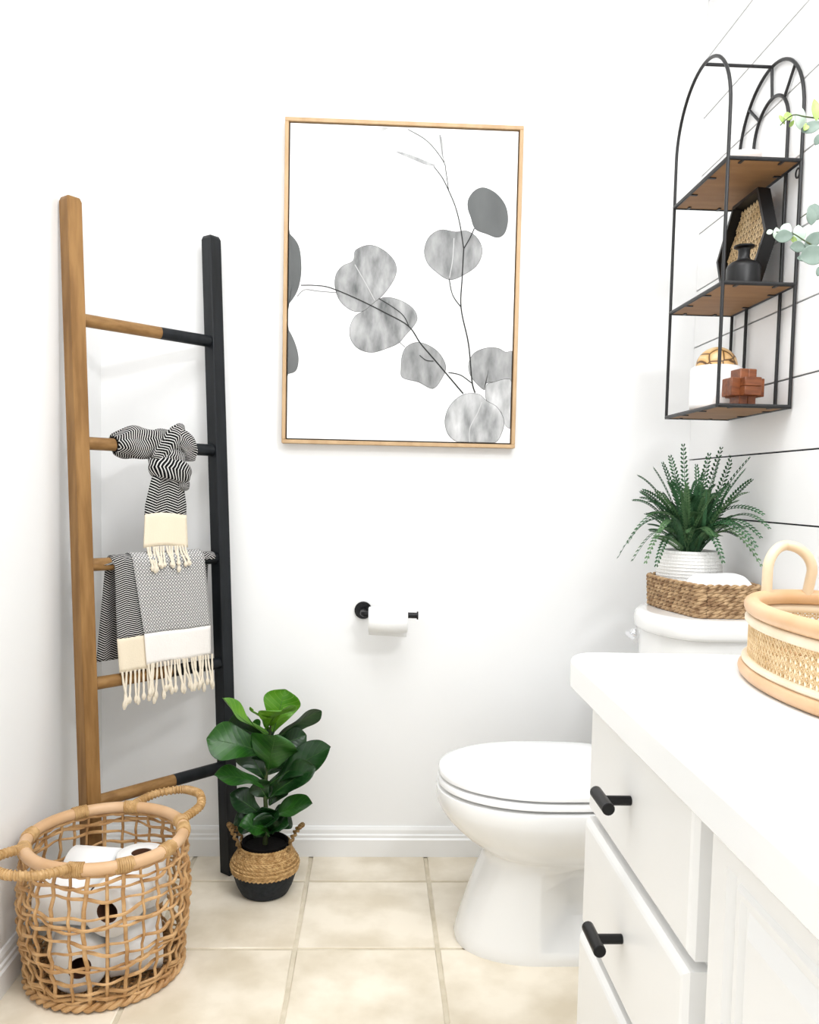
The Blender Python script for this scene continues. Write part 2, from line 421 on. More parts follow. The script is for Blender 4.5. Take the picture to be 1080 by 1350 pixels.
mb.lathe([(.0, 0), (.013, 0), (.013, .004), (.010, .010), (.006, .012), (.006, .018)], 20, (lx + .006, ly, lz), Matrix.Rotation(-PI / 2, 4, 'Y'))
mb.tube(smooth_path([(lx - .010, ly + .004, lz), (lx - .012, ly - .015, lz - .001), (lx - .010, ly - .055, lz - .006)], 6), [.007] * 6 + [.0055] * 6 + [.006], 10)
mb.build('flush_lever', M['chrome'], toi)

# ================================================================== PAPER HOLDER + ROLL
yh = 2.108
hold = thing('toilet_paper_holder', (-.028, YB, .662), 'black wall mounted toilet paper holder with open arm', 'paper holder')
MB().lathe([(.021, 0), (.023, .002), (.023, .006), (.021, .008)], 28, (-.028, YB, .662), Matrix.Rotation(PI / 2, 4, 'X')).build('flange', M['black'], hold)
MB().tube([(-.028, YB - .006, .662), (-.028, yh + .012, .662), (-.0265, yh + .005, .662), (-.022, yh + .001, .662), (-.016, yh, .662), (.112, yh, .6605)], .0075, 14).build('arm', M['black'], hold)
MB().tube([(.110, yh, .6605), (.1135, yh, .6605)], .0105, 16).build('end_cap', M['black'], hold)
def annulus(mb, ro, ri, L, n=36):
    prof = [(ri, -L/2), (ro - .003, -L/2), (ro, -L/2 + .003), (ro, L/2 - .003), (ro - .003, L/2), (ri, L/2), (ri, -L/2)]
    mb.lathe(prof, n, capb=False, capt=False); return mb
def roll_mesh(ro, L, name='toilet_roll'):
    o = annulus(MB(), ro, .021, L).build(name, M['paper'], angle=50)
    c = MB().lathe([(.0195, -L/2 + .001), (.0209, -L/2 + .001), (.0209, L/2 - .001), (.0195, L/2 - .001), (.0195, -L/2 + .001)], 24, capb=False, capt=False).build('core', M['core'], o, local=True)
    return o
r0 = roll_mesh(.033, .100); r0.location = (.0365, yh, .6485); r0.rotation_euler = (0, PI / 2, 0)
tag(r0, 'nearly used white toilet roll hanging on the black wall holder', 'toilet roll')
def sheet(u, v):
    a = v * 1
    return V((-.0125 + .098 * u, yh + .0332 + .001 * math.sin(u * 5), .65 - v * .047 - .004 * u))
sh = MB().grid(sheet, 8, 8).build('sheet', M['paper'], r0, solid=.0006)
sh.matrix_parent_inverse = r0.matrix_basis.inverted()

# ================================================================== WALL ART
art = thing('wall_art', (.055, YB, 1.09), 'framed black and white eucalyptus print in pale oak frame', 'picture')
ax0, ax1, az0, az1 = -.244, .357, 1.094, 1.905
YA = YB - .032                                      # front of the frame
w = .0095
for nm, lo, hi in (('frame_rail', (ax0, YA, az1 - w), (ax1, YB - .002, az1)), ('frame_rail', (ax0, YA, az0), (ax1, YB - .002, az0 + w)),
                   ('frame_stile', (ax0, YA, az0 + w), (ax0 + w, YB - .002, az1 - w)), ('frame_stile', (ax1 - w, YA, az0 + w), (ax1, YB - .002, az1 - w))):
    box(lo, hi).build(nm, M['oak'], art, bevel=.001, seg=1)
YC = YA + .005
g = .0035
box((ax0 + w + g, YC, az0 + w + g), (ax1 - w - g, YB - .006, az1 - w - g)).build('canvas', M['canvas'], art, smooth=False)
box((ax0 + w, YB - .0055, az0 + w), (ax1 - w, YB - .003, az1 - w)).build('backing', M['black'], art, smooth=False)
ac = lambda x, y: on(360 + x / 2.871, 140 + y / 2.871, 'Y', YC)
cxl, cxr, czb, czt = ax0 + w + g, ax1 - w - g, az0 + w + g, az1 - w - g
def inkmat(name, a, b, sc, rot):
    m = mat(name, a, .8, b, sc, (1, 1, 1), lo=.3, hi=.7, detail=6)
    mp = [n for n in m.node_tree.nodes if n.bl_idname == 'ShaderNodeMapping'][0]
    mp.inputs['Rotation'].default_value = (0, rot, 0); mp.inputs['Scale'].default_value = (1.0, 1, .4)
    return m
INK = [inkmat('grey_leaf_print', (.105, .11, .11), (.15, .155, .155), 14, 0), inkmat('mottled_leaf_print', (.12, .125, .125), (.46, .46, .46), 34, .9), inkmat('pale_leaf_print', (.22, .225, .225), (.66, .66, .66), 30, .4), inkmat('silver_leaf_print', (.15, .155, .155), (.40, .40, .40), 34, -.9)]
INKS = mat('branch_print', (.02, .02, .02), .8); INKV = mat('leaf_edge_print', (.07, .07, .07), .8); INKP = mat('pale_branch_print', (.18, .18, .18), .8); INKL = mat('light_vein_print', (.55, .55, .55), .8)
lay = [0]
def clampc(p): return V((min(max(p.x, cxl), cxr), p.y, min(max(p.z, czb), czt)))
def ink_leaf(pts, m, edge=True, n=5):
    lay[0] += 1; dy = -.0002 - .00006 * lay[0]
    P = [clampc(q) for q in smooth_path([ac(*p) for p in pts], n, True)]
    P = [q + V((0, dy, 0)) for q in P]
    c = sum(P, V()) / len(P)
    mb = MB(); k = len(P); mb.add([c] + P, [(0, 1 + (i + 1) % k, 1 + i) for i in range(k)])
    o = mb.build('printed_leaf', m, art, smooth=False)
    if edge:
        e = MB(); q = [p + V((0, -.00002, 0)) for p in P]
        inn = [c + (p - c) * (1 - .0011 / max((p - c).length, .01)) + V((0, -.00002, 0)) for p in P]
        e.add(q + inn, [(i, (i + 1) % k, k + (i + 1) % k, k + i) for i in range(k)]); e.build('leaf_edge', INKV, o, smooth=False)
    return o
def ink_line(pts, wd, m, nm='printed_stem'):
    lay[0] += 1; dy = -.0002 - .00006 * lay[0]
    P = [clampc(q) + V((0, dy, 0)) for q in smooth_path([ac(*p) for p in pts], 6)]
    vs = []
    for i, p in enumerate(P):
        t = (P[min(i + 1, len(P) - 1)] - P[max(i - 1, 0)]).normalized(); s = V((-t.z, 0, t.x))
        ww = wd[0] + (wd[1] - wd[0]) * i / (len(P) - 1) if isinstance(wd, tuple) else wd
        vs += [p + s * ww / 2, p - s * ww / 2]
    MB().add(vs, [(2*i, 2*i+1, 2*i+3, 2*i+2) for i in range(len(P) - 1)]).build(nm, m, art, smooth=False)
ink_leaf([(40, 485), (70, 490), (98, 530), (107, 590), (105, 650), (90, 705), (60, 748), (40, 752)], INK[0])
ink_leaf([(40, 838), (60, 848), (85, 900), (97, 955), (88, 1000), (60, 1013), (40, 1010)], INK[0])
ink_leaf([(740, 350), (765, 318), (800, 308), (845, 330), (880, 375), (890, 430), (878, 480), (850, 498), (810, 485), (765, 465), (748, 420), (737, 385)], INK[0])
ink_leaf([(572, 545), (590, 495), (635, 467), (690, 475), (735, 472), (775, 500), (793, 548), (775, 600), (730, 635), (668, 658), (610, 622), (582, 590)], INK[3])
ink_leaf([(302, 585), (312, 545), (365, 525), (420, 545), (462, 590), (465, 640), (430, 700), (385, 745), (345, 775), (300, 775), (255, 740), (235, 690), (237, 640), (262, 605)], INK[1])
ink_leaf([(400, 730), (440, 723), (490, 738), (530, 765), (547, 800), (535, 830), (500, 870), (475, 898), (430, 918), (375, 933), (325, 920), (295, 885), (290, 840), (310, 795), (350, 770)], INK[1])
ink_leaf([(488, 945), (505, 910), (545, 893), (590, 905), (630, 935), (655, 985), (640, 1030), (605, 1070), (550, 1045), (490, 1028), (484, 990)], INK[3])
ink_leaf([(740, 975), (760, 935), (805, 915), (850, 915), (880, 930), (910, 935), (910, 1050), (850, 1045), (805, 1050), (800, 1075), (765, 1045), (745, 1015)], INK[3])
ink_leaf([(806, 1060), (830, 1045), (910, 1043), (910, 1205), (880, 1210), (868, 1165), (830, 1130), (806, 1110)], INK[2])
ink_leaf([(650, 1200), (660, 1150), (690, 1110), (730, 1088), (780, 1090), (810, 1115), (850, 1140), (875, 1190), (865, 1240), (840, 1275), (780, 1290), (720, 1282), (668, 1250)], INK[2])
ink_leaf([(385, 95), (400, 80), (440, 82), (410, 96), (388, 108)], INK[2], False)
ink_leaf([(462, 172), (500, 178), (560, 200), (615, 225), (575, 220), (530, 202)], INK[2], False)
ink_leaf([(629, 110), (637, 118), (645, 150), (642, 195), (634, 160)], INK[2], False)
ink_line([(105, 678), (150, 678), (200, 683), (250, 700), (330, 735), (420, 780), (512, 832), (560, 900), (620, 970), (720, 1088)], (.0022, .0036), INKS)
ink_line([(92, 720), (120, 695), (170, 700), (240, 706)], .0018, INKP)
ink_line([(400, 728), (460, 765), (495, 795), (514, 832)], .0022, INKS)
ink_line([(478, 893), (500, 912)], .0018, INKP)
ink_line([(555, 943), (580, 962), (608, 965)], .0022, INKS)
ink_line([(664, 1008), (710, 1018), (752, 1048)], .0024, INKS)
ink_line([(765, 1085), (753, 1040), (740, 900), (712, 765), (716, 650), (722, 540)], (.0036, .0030), INKS)
ink_line([(711, 760), (680, 715), (667, 655)], .0024, INKS)
ink_line([(722, 540), (745, 500), (762, 463)], .0026, INKS)
ink_line([(722, 540), (708, 450), (690, 380), (665, 320), (640, 270), (608, 228)], (.0028, .0018), INKS)
ink_line([(665, 322), (655, 250), (648, 215), (610, 160), (570, 122), (510, 88)], (.002, .0014), INKS)
ink_line([(650, 220), (640, 170), (634, 110)], .0013, INKP)
for pts in ([(745, 1285), (745, 1220), (775, 1160), (790, 1120)], [(385, 735), (350, 670), (310, 600)], [(668, 650), (680, 580), (685, 500)]):
    ink_line(pts, .002, INKL, 'printed_vein')

# ================================================================== LADDER
e = V((1, 1, 0)).normalized(); n_ = V((1, -1, 0)).normalized()
LT = V((-.554, 2.024, 1.606)); LB = V((-.482, 1.948, 0))
lad = thing('blanket_ladder', (LB.x, LB.y, 0), 'half wood half black leaning ladder in the corner', 'ladder')
ctr = lambda zz: LB + (LT - LB) * (zz / LT.z)
HWID = .181; a = .0175
for s, m in ((-1, 'wood'), (1, 'blackwood')):
    mb = MB()
    e2 = Matrix.Rotation(math.radians(6), 3, 'Z') @ e; n2 = Matrix.Rotation(math.radians(6), 3, 'Z') @ n_
    P = lambda c, k: [c + e * (s * HWID) + e2 * (i * k) + n2 * (j * k) for i, j in ((-1, -1), (1, -1), (1, 1), (-1, 1))]
    mb.loft([P(LB, a), P(LB + (LT - LB) * .994, a), P(LT, a * .82)])
    mb.build('leg', M[m], lad, bevel=.0015, seg=1)
RZ = [1.342, 1.070, .800, .535, .272]
for zz in RZ:
    c = ctr(zz); A = c - e * (HWID - a + .002); B = c + e * (HWID - a + .002); mid = A + (B - A) * .585
    r = MB().tube([A, mid], .0145, 18).build('rung', M['rungwood'], lad)
    MB().tube([mid, B], .0147, 18).build('painted_half', M['blackwood'], r)

# ---- towels
def rp(zz, s, dn=0, dz=0): return ctr(zz) + e * s + n_ * dn + V((0, 0, dz))
def tassel(parent, top, L, sway=0.0, r=.0025, front=V((0, 0, 0))):
    pts = [top, top + e * sway * .3 + V((0, 0, -L * .35)) + front * .3, top + e * sway + V((0, 0, -L * .75)) + front, top + e * sway * 1.1 + V((0, 0, -L)) + front]
    P = smooth_path(pts, 4); R = [r * (1 + .15 * math.sin(i * 2.2)) for i in range(len(P))]
    R[-4] = r * 1.9; R[-3] = r * 2.2; R[-2] = r * 1.5
    MB().tube(P, R, 6).build('tassel', M['cord'], parent)
tw = thing('diamond_towel', rp(.8, 0, .02, -.2), 'folded grey diamond towel with cream border and tassels on the ladder', 'towel')
def drape(zr, sl, sr, rad, front, back, sl2=None, sr2=None, wav=.002, ph=0):
    """sheet over a rung: v runs from the front hem over the rung to the back hem"""
    sl2 = sl if sl2 is None else sl2; sr2 = sr if sr2 is None else sr2
    arc = PI * rad; tot = front + arc + back
    def fn(u, v):
        d = v * tot
        if d < front: dn, dz, k = rad, -(front - d), 1 - d / front
        elif d < front + arc: t = (d - front) / rad; dn, dz, k = rad * math.cos(t), rad * math.sin(t), 0
        else: dn, dz, k = -rad, -(d - front - arc), -(d - front - arc) / max(back, .001)
        kk = abs(k); s0 = sl + (sl2 - sl) * kk; s1 = sr + (sr2 - sr) * kk
        s = s0 + (s1 - s0) * u
        kd = min(1, max(0, -dz) / .16); dn += wav * kd * math.sin(u * 9 + ph) + (.012 if k > 0 else -.004) * kd
        return rp(zr, s, dn, dz)
    return fn, tot
zr = .800
# back layer, dark, hanging behind the rung, seen at the left and right
fn, tot = drape(zr, -.118, .155, .0165, .001, .225, -.140, .152, .003, 1)
MB().grid(fn, 16, 40, 9, tot * 190).build('back_layer', M['chev'], tw, solid=.002)
fn, tot = drape(zr, -.115, -.02, .0195, .168, .05, -.116, -.02, .002)
MB().grid(fn, 10, 34, 1.9, tot * 205).build('chevron_fold', M['chev'], tw, solid=.002)
fr, ar = .190, 0
def strip(zr, sl, sr, dn, z0, z1, sl2=None, sr2=None, ph=0, wav=.002, slope=0):
    def fn(u, v):
        s0 = sl + ((sl2 if sl2 is not None else sl) - sl) * v; s1 = sr + ((sr2 if sr2 is not None else sr) - sr) * v
        return rp(zr, s0 + (s1 - s0) * u, dn + wav * math.sin(u * 9 + ph) + .003, z0 + (z1 - z0) * v + slope * u)
    return fn
MB().grid(strip(zr, -.116, -.022, .0285, -.167, -.246, -.110, -.018), 8, 8).build('cream_fold', M['cream'], tw, solid=.002)
fn, tot = drape(zr, -.072, .118, .0235, .164, .06, -.052, .130, .0025, 2)
MB().grid(fn, 24, 40, 24, tot * 125).build('diamond_panel', M['diam'], tw, solid=.002)
MB().grid(strip(zr, -.052, .130, .0325, -.163, -.236, -.046, .131, 2, .0025), 20, 8).build('cream_border', M['creamw'], tw, solid=.002)
for k in range(24):
    s = -.040 + .170 * k / 23 + random.uniform(-.003, .003)
    tassel(tw, rp(zr, s, .0375, -.234), random.uniform(.066, .088), random.uniform(-.012, .012), front=n_ * random.uniform(.009, .014))
for k in range(8):
    tassel(tw, rp(zr, -.104 + .0105 * k, .033, -.244), random.uniform(.07, .085), random.uniform(-.014, .006), front=n_ * .012)
sc = thing('knotted_towel', rp(1.07, .03, .02, -.1), 'charcoal chevron hand towel knotted over the ladder rung', 'towel')
zk = 1.07
P = [rp(zk, -.098 + .19 * i / 40, .0, .001 + .006 * math.sin(i / 40 * PI)) for i in range(41)]
mb = MB(); b0 = len(mb.v)
mb.tube(P, [.024 + .012 * math.sin(min(1, i / 8) * PI / 2) * (1 if i < 36 else (40 - i) / 4 * .6 + .4) for i in range(41)], 28, uvs=(5, 36), up=(0, 0, 1))
for q in mb.v:                                       # soft folds spiralling round the rung
    c = ctr(zk); s = (q - c).dot(e); r = q - c - e * s
    th = math.atan2(r.z, r.dot(n_)); k = 1 + .11 * math.sin(3 * th + s * 60) + .06 * math.sin(2 * th - s * 95)
    rr = r * k
    q[:] = (c + e * s + rr)[:]
mb.build('wrap', M['chev'], sc, sub=1)
def band(pts, rad, nm, flat=.6, tw_=(3, 24), lump=.1):
    P = smooth_path([rp(zk, *p) for p in pts], 8); m = len(P)
    R = [rad * (.72 + .28 * math.sin(PI * (i + .5) / m)) for i in range(m)]
    mb = MB(); mb.tube(P, R, 20, uvs=tw_, flat=flat, up=n_)
    for q in mb.v: q += n_ * (lump * rad * math.sin(q.z * 230 + q.dot(e) * 140))
    mb.build(nm, M['chev'], sc, sub=1)
band([(.075, -.01, .034), (.062, .022, .038), (.035, .036, .022), (.010, .036, -.008), (-.008, .032, -.034)], .024, 'knot_fold', .55)
band([(.030, .026, .036), (.058, .037, .022), (.078, .036, .000), (.082, .026, -.030)], .022, 'knot_fold', .55)
band([(-.020, .020, -.048), (-.002, .036, -.047), (.030, .042, -.052), (.060, .038, -.058), (.082, .018, -.060)], .028, 'knot_fold', .55, (3, 18))
band([(.005, .028, -.022), (.03, .040, -.024), (.062, .032, -.028)], .020, 'knot_fold', .6, (3, 16))
band([(.04, .026, -.078), (.066, .028, -.086), (.072, .022, -.100)], .016, 'knot_fold', .6, (3, 16))
def tail(u, v):
    w0 = .038 + (.056 - .038) * min(1, v * 1.3) ** .7
    s = .024 + (u - .5) * 2 * w0 - .004 * v
    dn = .026 + .012 * (1 - v) * math.sin(u * PI) + .006 * math.sin(u * 11 + .5) * (1 - v * .6)
    return rp(zk, s, dn, -.064 - .096 * v)
MB().grid(tail, 18, 14, 2, 16).build('tail', M['chev'], sc, solid=.003)
def tailc(u, v): return rp(zk, .020 + (u - .5) * 2 * (.056 + .003 * v), .0275 + .0024 * math.sin(u * 11 + .5) * (1 - v), -.1585 - .078 * v + .004 * math.sin(u * 4))
MB().grid(tailc, 14, 8).build('cream_border', M['cream'], sc, solid=.003)
for k in range(15):
    tassel(sc, rp(zk, -.030 + .100 * k / 14 + random.uniform(-.002, .002), .030, -.234), random.uniform(.045, .062), random.uniform(-.008, .008), front=n_ * .017)

# ================================================================== RATTAN FLOOR BASKET + ROLLS
BC = V((-.530, 1.655, 0)); RIMZ = .275
bas = thing('rattan_basket', (BC.x, BC.y, 0), 'open weave rattan floor basket filled with toilet rolls', 'basket')
def rad(zz): return .1445 + .0165 * math.sin(min(1, max(0, zz / .275)) * PI * .86)
def cp(a, r, zz): return BC + V((r * math.cos(a), r * math.sin(a), zz))
MB().tube([cp(2*PI*k/72, .1505, RIMZ) for k in range(72)], .0118, 14, closed=True).build('rim', M['cane_rim'], bas)
MB().tube([cp(2*PI*k/120, .149 + .0015 * math.sin(k * 1.9), RIMZ - .014 + .001 * math.sin(k * 1.3)) for k in range(120)], .0042, 6, closed=True).build('rim_lashing', M['rattan'], bas)
ns = 30
def mid(zz): return rad(zz)
for k in range(ns):
    a0 = 2 * PI * k / ns + random.uniform(-.02, .02); d = random.uniform(-.03, .03)
    pts = []
    for i in range(13):
        zz = .010 + (RIMZ - .018) * i / 12
        pts.append(cp(a0 + d * math.sin(i * .5 + k), rad(zz) + .003 * (-1) ** (i + k), zz))
    MB().tube(smooth_path(pts, 2), random.uniform(.0030, .0042), 7, flat=.8).build('stake', M['rattan'], bas)
zs = [.022, .036, .062, .086, .112, .136, .165, .190, .218, .240]
for w_, zz in enumerate(zs):
    for q in range(1 if w_ % 3 else 2):
        m = 120; ph = random.uniform(0, 6); am = random.uniform(.003, .008) if w_ > 1 else .001
        pts = [cp(2*PI*i/m, rad(zz) + .0042 * math.cos(ns / 2 * 2*PI*i/m + (w_ + q) * PI), zz + q * .005 + am * math.sin(2*PI*i/m * 3 + ph) + .003 * math.sin(2*PI*i/m * 7 + ph * 2)) for i in range(m)]
        MB().tube(pts, [random.uniform(.0026, .0036) if False else .0031 + .0007 * math.sin(i * .35 + ph) for i in range(m)], 6, closed=True).build('weaver', M['rattan'], bas)
for q in range(2):                                     # braided base ring
    m = 220
    MB().tube([cp(2*PI*i/m, .1475 + .0045 * math.cos(i / m * 2*PI * 22 + q * PI), .0105 + .0045 * math.sin(i / m * 2*PI * 22 + q * PI)) for i in range(m)], .0052, 8, closed=True).build('base_ring', M['rattan'], bas)
mb = MB()
for k in range(-9, 10):
    x = k * .0155; h = math.sqrt(max(0, .142**2 - x*x))
    mb.tube([BC + V((x, -h, .007)), BC + V((x, h, .007))], .004, 6); mb.tube([BC + V((-h, x, .0035)), BC + V((h, x, .0035))], .0034, 6)
tag(mb.build('woven_base', M['rattan'], bas), None, None, kind='stuff')
def wraps(mb, path, r, turns, wr):
    """a strand wound round a path"""
    L = len(path); pts = []; n = int(turns * 9)
    for i in range(n + 1):
        t = i / n * (L - 1); j = min(int(t), L - 2); f = t - j; p = path[j].lerp(path[j + 1], f)
        tg = (path[j + 1] - path[j]).normalized(); u = tg.cross(V((0, 0, 1))).normalized(); v = tg.cross(u)
        a = 2 * PI * i / 9; pts.append(p + (u * math.cos(a) + v * math.sin(a)) * r)
    mb.tube(pts, wr, 5)
for ac0 in (math.radians(57), math.radians(237)):
    sp_ = math.radians(25)
    pts = [cp(ac0 - sp_ * 1.15, .1505, RIMZ + .004), cp(ac0 - sp_ * 1.05, .166, RIMZ + .007), cp(ac0 - sp_ * .75, .205, RIMZ + .013), cp(ac0 - sp_ * .3, .232, RIMZ + .018), cp(ac0, .236, RIMZ + .019), cp(ac0 + sp_ * .3, .232, RIMZ + .018), cp(ac0 + sp_ * .75, .205, RIMZ + .013), cp(ac0 + sp_ * 1.05, .166, RIMZ + .007), cp(ac0 + sp_ * 1.15, .1505, RIMZ + .004)]
    P = smooth_path(pts, 8)
    h = MB().tube(P, .0078, 10).build('handle', M['wrap'], bas)
    mb = MB(); wraps(mb, P, .0078, 46, .0024); mb.build('handle_wrapping', M['wrap'], h)
for deg in (10, 57 - 30, 57 + 30, 128, 180, 237 - 30, 237 + 30, 300, 335):
    a0 = math.radians(deg); mb = MB()
    wraps(mb, [cp(a0 - .10 + .20 * i / 6, .1505, RIMZ) for i in range(7)], .0122, 8, .0027); mb.build('binding', M['wrap'], bas)
proto = None
def place_roll(loc, rot, label):
    global proto
    if proto is None: o = roll_mesh(.0505, .099); proto = o
    else:
        o = proto.copy(); COL.objects.link(o); o.animation_data_clear()
        c = proto.children[0].copy(); COL.objects.link(c); c.parent = o
    o.location = loc; o.rotation_euler = rot
    tag(o, label, 'toilet roll', 'toilet rolls in the rattan basket'); return o
g0 = .0518
for lz, ang, axs in ((.066, .35, ((90, 20), (90, -60), (90, 110), (0, 0))), (.172, -.15, ((90, -75), (90, 12), (90, 70), (0, 0)))):
    for q, (ix, iy) in enumerate(((-1, -1), (1, -1), (-1, 1), (1, 1))):
        ox, oy = ix * g0, iy * g0
        x = ox * math.cos(ang) - oy * math.sin(ang); y = ox * math.sin(ang) + oy * math.cos(ang)
        t, yaw = axs[q]
        yaw = round(yaw / 90) * 90 + math.degrees(ang)
        place_roll((BC.x + x, BC.y + y, lz), (math.radians(t), 0, math.radians(yaw)), ('upright' if t == 0 else 'sideways') + ' white toilet roll ' + ('low' if lz < .1 else 'on top') + ' in the rattan basket, nearest ' + ('the baseboard', 'the open floor', 'the wooden ladder leg', 'the potted fig')[q])

# ================================================================== FIDDLE LEAF FIG
PCX, PCY = -.253, 1.978
fig = thing('fiddle_leaf_plant', (PCX, PCY, 0), 'small fiddle leaf fig in dipped seagrass belly basket', 'potted plant')
prof = [(.0, 0), (.052, 0), (.057, .003), (.067, .022), (.0755, .048), (.0785, .061)]
MB().lathe(prof, 40, (PCX, PCY, 0)).build('painted_base', M['bellydark'], fig, angle=60)
prof2 = [(.0775, .0600), (.081, .063), (.0815, .068), (.079, .077), (.072, .091), (.065, .102), (.0615, .111), (.061, .117), (.058, .117), (.058, .105), (.070, .08), (.070, .063)]
bel = MB().lathe(prof2, 48, (PCX, PCY, 0), capb=False, capt=False).build('basket_upper', M['belly'], fig, angle=60)
mb = MB()                                            # plaited rows standing proud of the basket
for r_ in range(8):
    zz = .0615 + r_ * .0078; m = 96
    import bisect
    rr = next((p[0] + (q[0] - p[0]) * (zz - p[1]) / (q[1] - p[1]) for p, q in zip(prof2[:7], prof2[1:8]) if p[1] <= zz <= q[1]), .0615)
    for st in (0, 1):
        mb.tube([V((PCX + (rr + .0012 * math.cos(k * PI / 2 + st * PI)) * math.cos(2*PI*k/m), PCY + (rr + .0012 * math.cos(k * PI / 2 + st * PI)) * math.sin(2*PI*k/m), zz + .0032 * math.sin(k * PI / 2 + st * PI + r_))) for k in range(m)], .0026, 5, closed=True)
tag(mb.build('plait', M['belly'], bel), None, None, kind='stuff')
for s in (-1, 1):
    A0 = V((PCX + s * .055, PCY - .028, .112)); B0 = V((PCX + s * .058, PCY + .028, .112))
    P = smooth_path([A0, A0 + V((s * .016, .006, .035)), V((PCX + s * .085, PCY - .004, .163)), V((PCX + s * .088, PCY + .010, .160)), B0 + V((s * .014, -.004, .03)), B0], 8)
    mb = MB()
    for q in range(2): wraps(mb, P, .0032, 14, .0034)
    mb.build('handle', M['belly'], fig)
MB().lathe([(.0, .112), (.053, .112), (.053, .114), (.0, .117)], 30, (PCX, PCY, 0)).build('soil', M['soil'], fig)
MB().lathe([(.050, .085), (.0565, .126), (.0535, .126), (.050, .108)], 32, (PCX, PCY, 0), capb=False, capt=False).build('inner_pot', M['soil'], fig)
fp = lambda x, y, Y=PCY: on(260 + x / 5.684, 895 + y / 5.684, 'Y', Y)
stemP = smooth_path([V((PCX, PCY, .112)), fp(515, 1000), fp(510, 850), fp(520, 700), fp(535, 500), fp(555, 330)], 5)
MB().tube(stemP, [.0065 - .004 * i / (len(stemP) - 1) for i in range(len(stemP))], 9).build('stem', M['stem'], fig)
def leaf(parent, B, T, wd, nrm, m, bend=.1, fold=.25, nm='leaf', shape='fiddle', vein=True, wave=.075, nu=8, nv=14):
    B, T = V(B), V(T); d = T - B; L = d.length; d.normalize(); nrm = V(nrm); nrm = (nrm - d * nrm.dot(d)).normalized(); s = d.cross(nrm)
    ph = random.uniform(0, 6)
    def W(v):
        if shape == 'fiddle': return (math.sin(PI * min(1, v ** 1.55)) ** .5) * (.35 + .65 * min(1, v * 1.35) ** 1.3) + (.08 if v < 1 else 0)
        return math.sin(PI * v ** .85) ** .7
    def fn(u, v):
        x = (u - .5) * 2; hw = wd / 2 * max(W(v), .03)
        return B + d * (L * v) + s * (x * hw) + nrm * (fold * hw * abs(x) ** 1.3 + bend * L * (1 - (2*v - 1) ** 2) + wave * wd * math.sin(v * 11 + ph + x) * abs(x))
    o = MB().grid(fn, nu, nv).build(nm, m, parent, solid=.0008, sub=1)
    if vein:
        P = [fn(.5, i / 10) + nrm * .0006 for i in range(10)]
        MB().tube(P, [.0013 - .0001 * i for i in range(10)], 5).build('midrib', M['vein'], o)
    return o
cam_n = V((-.05, -1, .15)); upn = V((0, -.35, 1))
Y = PCY
